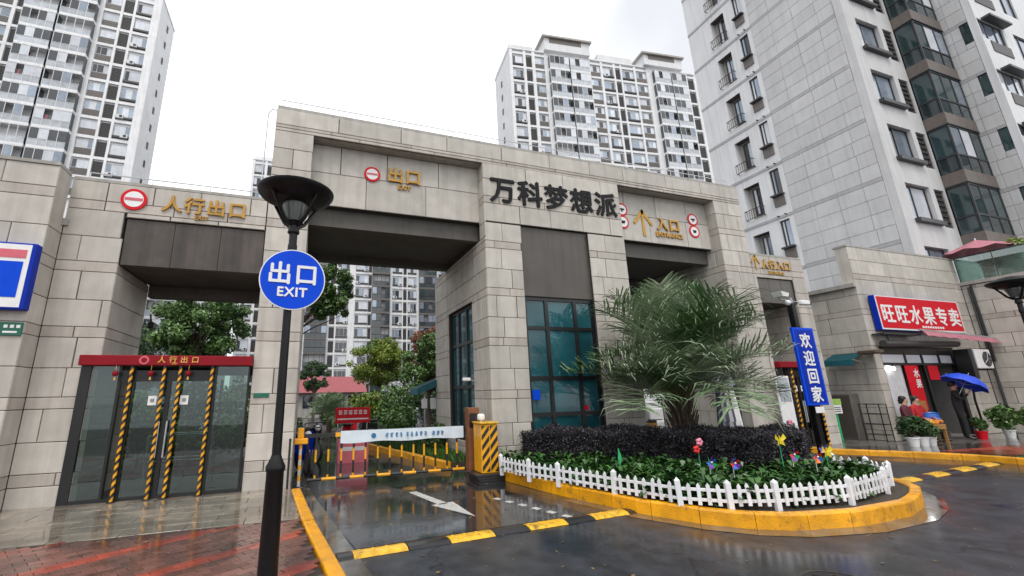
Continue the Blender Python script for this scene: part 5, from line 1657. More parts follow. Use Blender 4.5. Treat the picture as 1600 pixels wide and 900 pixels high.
# projecting glazed bays
by0, bx0, bx1 = 8.59, 25.92, 28.34
for k in range(-2, 8):
    z = 12.85 + k * FL
    bay = MB()
    bay.box(bx0, bx1, by0, Y0 + .02, z, z + .56, 0); bay.box(bx0 - .02, bx1, by0 - .02, Y0, z - .05, z, 1)
    o = bay.build('balcony', [M['bronze'], M['dframe']], rt)
    b = MB()
    zt = z + FL - .05
    for x in (bx0 + .02, bx1 - .08): b.box(x, x + .06, by0 + .02, by0 + .08, z + .56, zt)
    for x0_, x1_ in ((bx0 + .08, bx1 - .08),):
        b.box(x0_, x1_, by0 + .022, by0 + .078, z + 1.28, z + 1.36); b.box(x0_, x1_, by0 + .022, by0 + .078, zt - .07, zt)
    b.box(bx0 + .022, bx0 + .078, by0 + .08, Y0, z + 1.28, z + 1.36); b.box(bx0 + .022, bx0 + .078, by0 + .08, Y0, zt - .068, zt - .002)
    for i in (1, 2): 
        x = bx0 + (bx1 - bx0) * i / 3; b.box(x - .025, x + .025, by0 + .024, by0 + .076, z + .56, zt - .07)
    b.build('bay_frame', [M['dframe']], o)
    rr = random.Random(k + 40)
    for i in range(3):
        a, e = bx0 + .06 + (bx1 - bx0 - .1) * i / 3, bx0 + .02 + (bx1 - bx0 - .1) * (i + 1) / 3
        b = MB(); b.box(a, e, by0 + .045, by0 + .058, z + .57, z + 1.27); b.build('pane', [M['smoke']], o)
        b = MB(); b.box(a, e, by0 + .045, by0 + .058, z + 1.37, zt - .08); b.build('pane', [M[rr.choice(['pane_teal', 'pane_sky', 'pane_light', 'pane_teal'])]], o)
    b = MB(); b.box(bx0 + .045, bx0 + .058, by0 + .1, Y0 - .02, z + .57, z + 1.27); b.build('pane', [M['smoke']], o)
    b = MB(); b.box(bx0 + .045, bx0 + .058, by0 + .1, Y0 - .02, z + 1.37, zt - .08); b.build('pane', [M['pane_teal']], o)
    b = MB(); b.box(bx0 + .2, bx1 - .1, Y0 - .18, Y0 - .1, z + .6, zt - .1); b.build('back_wall', [M['pane_dark']], o)
# wing further right
wx, wy = 28.36, 7.55
wcs = tower_courses(ZS - .25, 5.2, 26)
holesW = []
for k in range(-4, 5): holesW.append((9.3 - 8.10, 9.3 - 7.55, 14.35 + k * FL, 15.43 + k * FL))
facing(rt, (wx + .03, 9.3, 0), 'W', 9.3 - wy - .26, wcs, holes=holesW, seg=.9, thinseg=1.75, dp=.03, gap=.011, seed=63, mats=TM, jit=.02, name='wall_panel', chamfer=.004, stag=0)
wf = MB()
rects = [(wx, 40.0, 4, 45)]
for k in range(-4, 9):
    rects = cut(rects, (wx + .08, wx + 2.2, 14.35 + k * FL, 15.43 + k * FL))
    rects = cut(rects, (wx + 3.2, wx + 4.6, 13.9 + k * FL, 15.43 + k * FL))
for a, e, z0, z1 in rects: wf.box(a, e, wy, wy + .25, z0, z1, 0)
wf.build('rendered_wall', [M['white']], rt)
for k in range(-4, 8):
    z0 = 14.35 + k * FL
    link('window', tower_window(2.06, 1.06, k % 3, 'dframe', False), rt, loc=(wx + .11, wy + .1, z0 + .01))
    b = MB(); b.box(wx + .06, wx + .075, wy + .06, wy + .53, z0 + .02, z0 + 1.06, 0); b.box(wx + .02, wx + .09, wy + .02, wy + .06, z0, z0 + 1.08, 1); b.box(wx + .021, wx + .089, wy + .53, wy + .57, z0 + .001, z0 + 1.079, 1)
    b.build('corner_pane', [M['pane_teal'], M['dframe']], rt)
    b = MB(); b.box(wx + .5, wx + 2.4, wy - .30, wy - .002, z0 + 1.09, z0 + 1.2); b.build('awning_slab', [M['dframe']], rt)
    b = MB(); b.box(wx + .6, wx + 2.3, wy - .03, wy - .002, z0 - .62, z0 - .06); b.build('apron_panel', [M['louvre']], rt)
    link('window', tower_window(1.36, 1.5, (k + 1) % 5, 'dframe', False), rt, loc=(wx + 3.22, wy + .1, 13.92 + k * FL))

# ---- podium with the fruit shop
pd = thing('shop_podium', 'two storey stone clad podium holding the fruit shop at the right', 'building', (16.9, 8.65, 0))
PX, PY = 16.9, 8.65
b = MB()
b.box(PX + .03, 22.3, 10.9, 16, 0, 4.9, J); b.box(PX + .03, 17.25, PY + .03, 10.9, 0, 4.9, J)
b.box(21.3, 23.0, PY + .03, 10.9, 0, 4.9, J); b.box(17.25, 21.3, PY + .03, 10.9, 2.95, 4.9, J)
b.box(PX + .03, 23.0, PY + .03, 9.0, 4.9, 6.30, J); b.box(PX, PX + .03, PY + .031, 9.0, 5.03, 6.30, S_)
b.box(23.03, 40, -6, 7.5, 0, 5.30, J); b.box(23.03, 26, 7.5, 9.2, 0, 5.30, J)
b.build('core', gate_m, pd)
b = MB(); b.box(PX - .02, 23.02, PY - .01, 9.05, 6.30, 6.36); b.box(PX - .12, PX + .5, PY + .001, 11, 4.9, 5.03); b.box(22.95, 26, -6, 9.2, 5.30, 5.42)
b.build('coping', [M['coping']], pd)
facing(pd, (PX, PY + .03, 0), 'S', 6.1, std_courses(.1, 6.30), holes=[(.35, 4.40, 0, 2.95)], seg=.95, seed=71)
facing(pd, (PX + .03, 11.0, 0), 'W', 11.0 - PY, std_courses(.1, 4.9), seg=.95, seed=72)
facing(pd, (23.03, PY, 0), 'W', 6.5, std_courses(.1, 5.28), seg=1.0, seed=73)
b = MB(); b.box(22.92, 22.97, PY - .3, PY - .25, 2.5, 5.3); b.cyl((22.95, 8.45, .1), (22.95, 8.45, 5.2), .04, n=8); b.build('drain_pipe', [M['dframe']], pd)
# the shop inside
b = MB(); b.box(17.25, 21.3, 10.85, 10.9, .1, 2.95); b.box(17.25, 17.29, 8.7, 10.85, .1, 2.95); b.box(21.26, 21.3, 8.7, 10.85, .1, 2.95); b.box(17.29, 21.26, 8.7, 10.85, 2.9, 2.95); b.box(17.29, 21.26, 8.66, 10.85, .1, .115)
b.build('shop_room', [mat('shop_room_wall', (.16, .155, .15), .7)], pd)
b = MB()
for x in (17.28, 18.55, 19.45, 20.4, 21.2): b.box(x - .035, x + .035, 8.68, 8.76, 2.42 if x in (18.55, 20.4) else .1, 2.95)
b.box(17.3, 21.2, 8.685, 8.755, 2.38, 2.44); b.box(17.3, 21.2, 8.685, 8.755, 2.72, 2.95)
b.build('shop_front_frame', [M['bframe']], pd)
for a, e in ((17.33, 18.50), (18.6, 19.4), (19.5, 20.35), (20.45, 21.15)):
    b = MB(); b.box(a, e, 8.71, 8.72, 2.45, 2.71); b.build('transom_pane', [M['pane_light']], pd)
b = MB(); b.box(17.34, 18.30, 8.74, 8.78, .12, 2.37); b.build('shop_door', [M['shopwall']], pd)
b = MB(); b.box(18.35, 18.75, 8.58, 8.62, .12, 1.25); b.build('door_board', [M['wood']], pd)
lm = thing('shop_light', 'bright white lamp just inside the fruit shop door', 'lamp', (17.6, 8.62, 2.25))
b = MB(); b.sphere((17.62, 8.62, 2.26), .06, n=10, k=6); b.build('bulb', [mat('lit_bulb', (1, .97, .9), .5, emis=14)], lm, smooth=True)
b = MB(); b.cyl((17.62, 8.62, 2.32), (17.62, 8.62, 2.41), .02, n=6); b.build('holder', [M['bframe']], lm)
po = thing('poster', 'tall red poster with white characters in the shop entrance', 'poster', (18.55, 8.66, 1.0))
b = MB(); b.box(18.3, 18.98, 8.645, 8.66, .95, 2.36); b.build('sheet', [M['signred']], po)
letters('水果', 18.80, 8.64, 2.0, .33, .30, .002, M['signwhite'], po, bold=.006, vertical=True)
b = MB(); b.box(19.55, 20.1, 8.66, 8.675, 1.9, 2.36); o = b.build('poster', [M['signred']]); tag(o, 'small red poster high in the right half of the shop entrance', 'poster')
fs = thing('fruit_shop_sign', 'red shop sign with six white characters above the fruit shop', 'shop sign', (20.0, 8.4, 3.5))
sx0, sx1 = 17.26, 21.85
b = MB(); b.cbox(sx0, sx1, 8.45, 8.61, 3.46, 4.60, .01); b.build('box', [M['deepblue']], fs)
b = MB(); b.box(sx0 + .02, sx1, 8.442, 8.448, 3.48, 4.59); b.build('border', [M['signwhite']], fs)
b = MB(); b.box(sx0 + .07, sx1 - .05, 8.436, 8.441, 3.53, 4.56); b.build('red_field', [M['signred']], fs)
letters('旺旺水果专卖', sx0 + .48, 8.434, 3.76, .735, .67, .004, M['signwhite'], fs, bold=.014)
b = MB()
for i in range(9): b.box(19.4 + i * .14, 19.5 + i * .14, 8.433, 8.4355, 3.58, 3.65)
b.build('small_print', [M['signwhite']], fs)
aw = thing('rolled_awning', 'dark rolled awning tube over the shop entrance', 'awning', (19.2, 8.5, 3.0))
b = MB(); b.cyl((17.1, 8.45, 3.02), (21.1, 8.45, 3.08), .10, n=14); b.build('roll', [M['louvre']], aw)
b = MB(); b.box(17.0, 18.9, 8.30, 8.63, 3.30, 3.345); b.cyl((17.35, 8.4, 3.02), (17.35, 8.4, 3.32), .03, n=8); b.build('frame', [M['dframe']], aw)
pa = thing('folded_awning', 'faded pink folded awning hanging under the red shop sign', 'awning', (21, 8.2, 3.3))
b = MB()
for i in range(14):
    x0_, x1_ = 18.75 + i * .3, 18.75 + (i + 1) * .3
    z0_, z1_ = 3.46 - i * .012, 3.46 - (i + 1) * .012
    b.add([(x0_, 8.20, z0_), (x1_, 8.20, z1_), (x1_, 8.08, z1_ - .18 - .02 * (i % 2)), (x0_, 8.08, z0_ - .18 - .02 * ((i + 1) % 2)), (x0_, 8.24, z0_), (x1_, 8.24, z1_), (x1_, 8.12, z1_ - .19), (x0_, 8.12, z0_ - .19)], [(0, 3, 2, 1), (4, 5, 6, 7), (0, 1, 5, 4), (3, 7, 6, 2)])
b.build('cloth', [M['pink_cloth']], pa)
b = MB(); b.cyl((18.7, 8.22, 3.47), (23.0, 8.22, 3.30), .035, n=8); b.build('bar', [M['steel']], pa)
ac = thing('air_conditioner', 'white outdoor air conditioner unit on a bracket right of the shop', 'air conditioner', (21.8, 8.4, 2.2))
b = MB(); b.cbox(21.35, 22.25, 8.18, 8.52, 2.24, 2.88, .02); b.build('casing', [M['signwhite']], ac)
b = MB(); b.cyl((21.95, 8.18, 2.56), (21.95, 8.165, 2.56), .25, n=24); b.build('fan_grille', [M['dframe']], ac)
b = MB()
for i in range(5): b.cyl((21.95, 8.160, 2.56), (21.95 + .24 * math.cos(i * 1.256), 8.160, 2.56 + .24 * math.sin(i * 1.256)), .008, n=5)
b.build('fan_guard', [M['steel']], ac)
b = MB(); b.box(21.4, 21.45, 8.2, 8.62, 2.19, 2.24); b.box(22.15, 22.2, 8.2, 8.62, 2.19, 2.24); b.add([(21.41, 8.25, 2.19), (21.44, 8.25, 2.19), (21.44, 8.62, 1.85), (21.41, 8.62, 1.85)], [(0, 1, 2, 3)]); b.build('bracket', [M['dframe']], ac)
b = MB(); b.cbox(21.12, 21.34, 8.22, 8.62, 1.9, 2.9, .02); b.tube([(21.2, 8.4, 1.9), (21.3, 8.5, 1.2), (21.6, 8.6, .3)], [.03, .03, .03], 6); b.build('pipe_cover', [M['bframe']], ac)
# terrace
for i in range(4):
    y1 = 8.65 - i * .95; y0 = y1 - .93
    b = MB(); b.box(23.1, 23.115, y0, y1, 5.45, 6.35); b.build('rail_pane', [M['railglass']], pd)
b = MB(); b.box(23.08, 23.14, 4.8, 8.66, 6.35, 6.40)
for i in range(5): b.box(23.09, 23.13, 8.64 - i * .95, 8.66 - i * .95, 5.42, 6.35)
b.box(23.14, 24.9, 8.62, 8.66, 6.351, 6.399); b.build('rail_frame', [M['dframe']], pd)
b = MB(); b.box(23.2, 24.8, 8.63, 8.645, 5.45, 6.34); b.build('rail_pane', [M['railglass']], pd)
pq = thing('parasol', 'faded pink parasol drooping over the terrace rail above the shop', 'parasol', (23.6, 8.2, 5.4))
b = MB()
n = 8; cx0, cy0, cz0 = 23.5, 8.1, 6.98
rim = [(cx0 + .95 * math.cos(2 * math.pi * i / 16), cy0 + .95 * math.sin(2 * math.pi * i / 16), cz0 - .42 - (.08 if i % 2 else 0)) for i in range(16)]
b.add([(cx0, cy0, cz0)] + rim, [(0, i + 1, (i + 1) % 16 + 1) for i in range(16)]); b.build('canopy', [M['pink_cloth']], pq)
b = MB(); b.cyl((cx0, cy0, 5.42), (cx0, cy0, 7.05), .02, n=6); b.build('pole', [M['steel']], pq)
def bush(name, label, x, y, z, r, mt, n=700, size=.12, pot=None, group=None, cat='plant', tall=1.0):
    t = thing(name, label, cat, (x, y, z), group)
    ph = 0.0
    if pot:
        b = MB(); b.lathe([(.10, 0), (.13, .20), (.145, .21), (.145, .24), (.12, .24), (.11, .18)], 16); b.build('pot', [pot], t, smooth=True, local=True); ph = .22
    b = MB(); 
    for i in range(4): b.cyl((0, 0, ph - .04), (r * .4 * math.cos(i * 1.6), r * .4 * math.sin(i * 1.6), ph + r * tall), .012, .006, 5)
    b.build('stem', [M['bark']], t, local=True)
    rr = random.Random(int(abs(x) * 100 + y * 10))
    cl = [(rr.uniform(-.5, .5) * r, rr.uniform(-.5, .5) * r, ph + r * tall * rr.uniform(.5, 1.5), r * rr.uniform(.4, .62)) for _ in range(7)]
    link('leaves', quads_mesh('leaves', leaf_cloud(cl, n, size, rng=np.random.default_rng(int(abs(x) * 31 + y * 7))), mt), t, True)
    return t
bush('potted_plant', 'bright leafy plant behind the glass terrace rail', 23.5, 7.9, 5.42, .35, M['leaf_lime'], 500, .11, M['signwhite'])
bush('potted_plant', 'yellow green plant at the right end of the terrace, beside the parasol', 23.5, 7.2, 5.95, .30, M['leaf_lime'], 400, .11, M['signwhite'])

# wall-side awning, cabinet, rack
ta_ = thing('side_awning', 'small teal cloth awning on the side wall beside the right gate', 'awning', (16.8, 9.3, 2.6))
b = MB(); b.add([(16.88, 8.9, 2.78), (16.88, 9.75, 2.78), (16.3, 9.75, 2.55), (16.3, 8.9, 2.55), (16.3, 9.75, 2.38), (16.3, 8.9, 2.38)], [(0, 3, 2, 1), (3, 5, 4, 2), (0, 1, 2, 3)]); b.build('cloth', [M['teal_cloth']], ta_)
b = MB(); b.cyl((16.3, 8.9, 2.55), (16.88, 8.9, 2.45), .015, n=6); b.cyl((16.3, 9.75, 2.55), (16.88, 9.75, 2.45), .015, n=6); b.build('arm', [M['steel']], ta_)
ra_ = thing('folded_awning', 'dark folded awning arm on the wall corner left of the shop', 'awning', (16.7, 8.6, 2.75))
b = MB(); b.cbox(16.45, 16.88, 8.35, 8.85, 2.70, 2.82, .03); b.build('roll', [M['bark']], ra_)
cb = thing('metal_cabinet', 'dull brown metal cabinet standing against the side wall', 'cabinet', (16.6, 9.6, .1))
b = MB(); b.cbox(16.45, 16.88, 9.3, 10.0, .1, 1.5, .015); b.build('body', [M['spandrel']], cb)
b = MB(); b.box(16.44, 16.449, 9.34, 9.96, .18, 1.44); b.build('door', [M['brown']], cb)
wr = thing('wire_rack', 'black wire rack standing by the corner of the side wall', 'rack', (16.6, 8.9, .1))
b = MB()
for x in (16.45, 16.8):
    for y in (8.62, 9.12): b.cyl((x, y, .1), (x, y, 1.2), .014, n=6)
for z in (.3, .6, .9, 1.19):
    for y in (8.62, 9.12): b.cyl((16.45, y, z), (16.8, y, z), .010, n=5)
    for x in (16.45, 16.8): b.cyl((x, 8.62, z), (x, 9.12, z), .010, n=5)
b.build('frame', [M['bframe']], wr)
gs = thing('notice_stand', 'green post holding a white notice with a lime heading', 'notice', (15.7, 9.35, .1))
b = MB(); b.cbox(15.67, 15.75, 9.33, 9.37, .1, .95, .008); b.build('post', [M['green_paint']], gs)
b = MB(); b.cbox(15.46, 15.94, 9.30, 9.328, .92, 1.18, .004); b.build('board', [M['signwhite']], gs)
b = MB(); b.cbox(15.44, 15.96, 9.295, 9.328, 1.18, 1.36, .004); b.build('heading', [M['limeprint']], gs)
b = MB()
for i in range(3): b.box(15.52, 15.88, 9.297, 9.2995, .97 + i * .06, 1.0 + i * .06)
b.build('print', [M['grey_metal']], gs)

# shop goods
for i, (x, y) in enumerate(((15.95, 7.78), (16.25, 7.72), (16.55, 7.7))):
    bush('potted_plant', ['dark bushy pot plant nearest the wall corner before the shop', 'dark bushy pot plant between two others before the shop', 'dark bushy pot plant closest to the shop steps'][i], x, y, .1, .30, M['leaf_dark'], 700, .09, M['signwhite'], 'white pots before the shop', tall=1.0)
st_ = thing('fruit_stand', 'low wooden fruit stand before the seated people piled with orange fruit', 'fruit stand', (17.2, 8.0, .1))
b = MB(); b.cbox(16.75, 17.65, 7.78, 8.02, .48, .62, .01)
for x in (16.78, 17.57):
    for y in (7.82, 7.98): b.box(x, x + .05, y - .03, y + .03, .1, .48)
b.build('table', [M['wood']], st_)
fm_ = MB()
rr = random.Random(2)
for i in range(60): fm_.sphere((16.8 + rr.random() * .8, 7.81 + rr.random() * .18, .65 + rr.random() * .06), .045, n=7, k=5, m=rr.choice([0, 0, 1]))
tag(fm_.build('fruit_heap', [M['orange'], M['bump_yellow']], st_, smooth=True), kind='stuff')
bb_ = thing('plastic_bucket', 'blue plastic tub leaning by the shop door board', 'tub', (18.0, 8.15, .42))
b = MB(); b.lathe([(.001, .02), (.17, .0), (.24, .42), (.26, .42), (.26, .45), (.22, .45), (.16, .03)], 18); o = b.build('tub', [M['plastic_blue']], bb_, smooth=True, local=True); bb_.rotation_euler = (R(-25), R(20), 0)
cr_ = thing('crate', 'dark crate under the leaning blue tub', 'crate', (18.05, 8.2, .1))
b = MB(); b.cbox(-.25, .25, -.18, .18, 0, .28, .01); b.build('box', [M['bframe']], cr_, local=True)
for i in range(3):
    b = MB(); b.box(-.24, .24, -.19, -.182, .04 + i * .09, .10 + i * .09); b.build('slat', [M['louvre']], cr_, local=True)
for i, (x, y, r_, lb_) in enumerate(((20.75, 7.75, .42, 'large green plant in a white pot under the right wall'), (21.45, 7.5, .34, 'green pot plant at the right edge against the wall'), (19.6, 7.9, .2, 'small plant in a red pot left of the large green plant'))):
    bush('potted_plant', lb_, x, y, .1, r_, M['leaf_mid'], 900, .13, M['signred'] if i == 2 else M['signwhite'], tall=1.1)

# things before the right gate
fp = thing('folded_parasol', 'folded parasol in navy and white striped cloth by the entrance pier', 'parasol', (10.65, 8.85, 0))
b = MB()
sg_ = 20
prof = [(.10, 2.0), (.20, 1.93), (.22, 1.6), (.28, .9), (.31, .45)]
for j in range(sg_):
    a0_, a1_ = 2 * math.pi * j / sg_, 2 * math.pi * (j + 1) / sg_
    for (r0, z0), (r1, z1) in zip(prof, prof[1:]):
        rr0, rr1 = (r0 * (1 if j % 2 else .86), r1 * (1 if j % 2 else .86))
        rs0, rs1 = (r0 * (.86 if j % 2 else 1), r1 * (.86 if j % 2 else 1))
        b.add([(rr0 * math.cos(a0_), rr0 * math.sin(a0_), z0), (rs0 * math.cos(a1_), rs0 * math.sin(a1_), z0), (rs1 * math.cos(a1_ + .12), rs1 * math.sin(a1_ + .12), z1), (rr1 * math.cos(a0_ + .12), rr1 * math.sin(a0_ + .12), z1)], [(0, 3, 2, 1)], j % 2)
b.build('cloth', [M['signwhite'], M['navy']], fp, local=True)
b = MB(); b.lathe([(.18, 1.86), (.26, 1.80), (.27, 1.9), (.2, 2.05), (.05, 2.1)], 16); b.build('cap', [M['stripecloth']], fp, local=True)
b = MB(); b.cyl((0, 0, 0), (0, 0, .5), .025, n=8); b.lathe([(.3, 0), (.3, .06), (.05, .09)], 16); b.build('stand', [M['bframe']], fp, local=True)
dp_ = thing('dark_pole', 'dark pole standing just right of the striped folded parasol', 'pole', (11.05, 8.85, 0))
b = MB(); b.cyl((11.05, 8.85, 0), (11.05, 8.85, 2.4), .05, n=10); b.build('shaft', [M['bframe']], dp_)
b = MB(); b.lathe([(.09, 0), (.09, .02), (.05, .03)], 12, (11.05, 8.85, 0)); b.build('foot', [M['bframe']], dp_)
ab = thing('advert_board', 'white and teal advertising board standing before the right gate', 'board', (12.6, 8.75, 0))
b = MB(); b.cbox(12.45, 12.98, 8.72, 8.76, .45, 2.05, .006); b.build('panel', [M['signwhite']], ab)
b = MB(); b.box(12.5, 12.93, 8.715, 8.719, 1.35, 2.0); b.build('picture', [M['bglass']], ab)
b = MB(); b.box(12.55, 12.65, 8.714, 8.7185, .6, .85); b.box(12.7, 12.85, 8.714, 8.7185, .62, .78); b.build('print', [M['green_plate']], ab)
b = MB(); b.cyl((12.55, 8.74, 0), (12.55, 8.74, .46), .02, n=6); b.cyl((12.88, 8.74, 0), (12.88, 8.74, .46), .02, n=6); b.build('leg', [M['steel']], ab)

# ================================================================== BEHIND THE GATE
tree('bushy green tree seen above the red canopy of the left booth', -4.3, 20, 0, 6.2, 1.7, 1.6, M['leaf_mid'], 11000, .20, 44, seed=4)
tree('green tree hanging behind the round exit sign at the top of the arch', -1.3, 16, 0, 6.7, 1.05, 1.15, M['leaf_mid'], 7500, .16, 30, seed=5, off=(1.75, 0), trunk_r=.08)
tree('yellow green tree in the middle of the view through the arch', 4.2, 26, 0, 4.9, 1.75, 1.25, M['leaf_lime'], 11000, .17, 40, seed=6)
tree('dark green tree close behind the right side of the arch', 5.1, 18.5, 0, 4.4, 1.15, 1.5, M['leaf_mid'], 8000, .16, 34, seed=7)
tree('dark evergreen tree between the yellow green tree and the pylon', 7.6, 26, 0, 4.9, 1.4, 1.8, M['leaf_dark'], 8000, .17, 34, seed=8)
tree('reddish leaved tree far behind the dark evergreen', 13.2, 46, 0, 9.5, 2.6, 3.2, M['leaf_red'], 7000, .32, 30, seed=9)
tree('small round dark tree in front of the red roofed lodge', .6, 34, 0, 4.3, 1.1, 1.0, M['leaf_dark'], 5000, .16, 24, seed=10)
tree('dark tree filling the view through the entrance behind the palm', 13.7, 16.2, 0, 8.0, 2.0, 3.0, M['leaf_dark'], 15000, .2, 46, seed=11)
tree('dark tree further right behind the entrance pier', 21.5, 24, 0, 6.5, 2.6, 2.8, M['leaf_dark'], 9000, .22, 36, seed=12)
tree('wide dark green tree far behind the left side gate', -9.5, 30, 0, 6.0, 2.6, 2.2, M['leaf_dark'], 8000, .22, 34, seed=13)
bush('shrub', 'loose green shrub beside the inner drive left of the pylon', 3.3, 15.5, 0, .75, M['leaf_mid'], 2200, .16, cat='shrub', tall=1.0)
bush('shrub', 'low green shrub left of the red notice board inside the arch', -.6, 19, 0, .8, M['leaf_dark'], 2200, .16, cat='shrub', tall=1.0)
bush('shrub', 'rounded green shrub behind the glass of the left booth', -2.8, 13.2, 0, .7, M['leaf_mid'], 2000, .14, cat='shrub', tall=1.0)
for i, (x, y, r_, lb_) in enumerate(((-4.0, 13.6, .9, 'wide green shrub at the left behind the booth glass'), (-1.7, 14.2, .95, 'wide green shrub at the right behind the booth glass'), (-3.2, 15.6, 1.1, 'tall dark shrub at the back behind the booth glass'))):
    bush('shrub', lb_, x, y, 0.1, r_, M['leaf_dark' if i == 2 else 'leaf_mid'], 2600, .15, cat='shrub', tall=1.1)
bush('shrub', 'dark shrub in the gap of the entrance right of the pylon', 11.4, 13.6, 0, .9, M['leaf_dark'], 2400, .16, cat='shrub', tall=1.1)
for i, (x, y, r_, mt_, lb_) in enumerate(((1.2, 24, 1.0, 'leaf_mid', 'bright rounded shrub left of the small palm on the inner drive'), (2.9, 22, 1.0, 'leaf_lime', 'yellow green shrub right of the red notice board'), (4.3, 21, 1.2, 'leaf_mid', 'broad green shrub under the yellow green tree'), (6.0, 23, 1.3, 'leaf_dark', 'broad dark shrub at the foot of the evergreen'), (2.9, 14.6, .55, 'leaf_mid', 'low leafy plant on the lawn bed beside the drive'), (3.6, 12.4, .45, 'leaf_mid', 'small leafy plant on the lawn bed nearest the barrier'))):
    bush('shrub', lb_, x, y, 0.05, r_, M[mt_], 3000, .15, cat='shrub', tall=1.0)
p2 = thing('palm_tree', 'small grey green palm on the drive behind the barrier', 'palm', (1.05, 20.3, 0))
b = MB(); b.tube([(0, 0, 0), (0, 0, .8)], [.12, .1], 8); b.build('trunk', [M['bark']], p2, local=True)
for i in range(26):
    q = i / 26; a = i * 2.4
    o = link('frond', fm[i % 5], p2, True, loc=(0, 0, .85)); o.rotation_euler = (0, -.5 + 1.2 * q, a); o.scale = (.48,) * 3
lg = thing('lodge', 'low lodge with a dull red roof beyond the barrier', 'lodge', (1.5, 40, 0))
b = MB(); b.box(-3.0, 4.8, 40, 46, 0, 2.2); b.build('wall', [M['coping']], lg)
b = MB(); b.add([(-3.4, 39.5, 2.1), (5.2, 39.5, 2.1), (5.2, 43, 3.6), (-3.4, 43, 3.6), (5.2, 46.5, 2.1), (-3.4, 46.5, 2.1)], [(0, 1, 2, 3), (3, 2, 4, 5), (0, 3, 5), (1, 4, 2)]); b.build('roof', [M['roofred']], lg)
for x in (-2.2, -.2, 1.8, 3.6):
    b = MB(); b.box(x, x + .9, 39.98, 39.995, .8, 1.8); b.build('window', [M['pane_dark']], lg)
lgw = thing('garden_wall', 'pale low wall curving beside the drive behind the barrier', 'wall', (-.9, 17, 0))
b = MB(); b.box(-6.5, -.5, 24, 24.3, 0, 1.5); b.build('body', [M['white']], lgw)
b = MB(); b.box(-6.55, -.45, 23.95, 24.35, 1.5, 1.58); b.build('coping', [M['coping']], lgw)
nb_ = thing('notice_board', 'red notice board with white lines on two legs behind the barrier', 'notice board', (1.42, 14, 0))
b = MB(); b.cbox(.90, 1.95, 13.97, 14.02, .92, 1.38, .008); b.build('board', [M['signred']], nb_)
b = MB()
rr = random.Random(9)
for i in range(6):
    x = 1.0 + i * .15
    for q in range(3): b.box(x, x + .10, 13.962, 13.968, 1.18 + q * .045, 1.205 + q * .045)
b.box(.96, 1.9, 13.962, 13.968, 1.02, 1.06); b.build('print', [M['signwhite']], nb_)
for x in (.98, 1.86):
    b = MB(); b.cyl((x, 14.0, 0), (x, 14.0, .93), .02, n=7); b.build('leg', [M['steel']], nb_)
wb = thing('water_barrier', 'pink red plastic road barrier seen between the boom pickets', 'barrier', (1.4, 12.5, 0))
b = MB(); b.add([(.9, 12.3, 0), (1.7, 12.3, 0), (1.7, 12.7, 0), (.9, 12.7, 0), (.9, 12.42, .6), (1.7, 12.42, .6), (1.7, 12.58, .6), (.9, 12.58, .6)], [(0, 3, 2, 1), (4, 5, 6, 7), (0, 1, 5, 4), (1, 2, 6, 5), (2, 3, 7, 6), (3, 0, 4, 7)]); b.build('body', [M['pinkred']], wb)
b = MB(); b.box(.95, 1.65, 12.36, 12.37, .30, .40); b.build('band', [M['signwhite']], wb)
gb = thing('guard_shelter', 'guard shelter with a teal awning behind the rear pier of the pylon', 'shelter', (3.9, 13.7, 0))
b = MB(); b.add([(3.3, 13.3, 1.92), (4.25, 13.3, 2.30), (4.25, 14.3, 2.30), (3.3, 14.3, 1.92), (3.3, 13.3, 1.72), (4.25, 13.3, 2.1), (3.3, 14.3, 1.72)], [(0, 3, 2, 1), (0, 1, 2, 3), (0, 1, 5, 4), (0, 4, 6, 3)]); b.build('awning', [M['teal_cloth']], gb)
b = MB(); b.cyl((3.62, 13.6, 0), (3.62, 13.6, 1.95), .035, n=8); b.build('post', [M['grey_metal']], gb)
b = MB(); b.cbox(3.5, 3.68, 13.52, 13.58, 1.3, 1.6, .01); b.cbox(3.78, 4.1, 13.5, 13.56, 1.28, 1.62, .01); b.build('meter_box', [M['signwhite']], gb)
lm2 = thing('lamp_post', 'thin lamp post with a white globe beyond the barrier', 'lamp post', (4.1, 25, 0))
b = MB(); b.cyl((4.1, 24.5, 0), (4.1, 24.5, 1.9), .045, n=8); b.build('pole', [M['bframe']], lm2)
b = MB(); b.sphere((4.1, 24.5, 2.02), .14); b.build('globe', [M['signwhite']], lm2, smooth=True)
# lawn bed with a yellow kerb on the right of the inner drive
lw = MB(); lw.prism([(2.25, 15.2), (3.4, 10.4), (3.9, 10.4), (3.9, 16), (3.2, 16.2)], 0, .12)
tag(lw.build('lawn_bed', M['soil']), kind='structure')
kerb_run('lawn_kerb', [(2.05, 15.2), (3.25, 10.3)], .14, .17, -.02, M['kerbyellow'], seg=.8, side=1)
rg = np.random.default_rng(3)
vs = []
while len(vs) < 4 * 3500:
    x, y = rg.uniform(2.3, 3.9), rg.uniform(10.4, 16)
    if x < 2.30 + (15.2 - y) * .24 or y > 15.8: continue
    a = rg.uniform(0, 6.28); h = rg.uniform(.10, .24); wv = np.array([math.cos(a), math.sin(a), 0]) * .012
    p = np.array([x, y, .11]); tp = p + np.array([rg.normal() * .05, rg.normal() * .05, h])
    vs += [p - wv, p + wv, tp + wv * .4, tp - wv * .4]
tag(link('grass', quads_mesh('grass', np.array(vs), M['grass'])), 'tufty green grass in the bed beside the inner drive', kind='stuff')

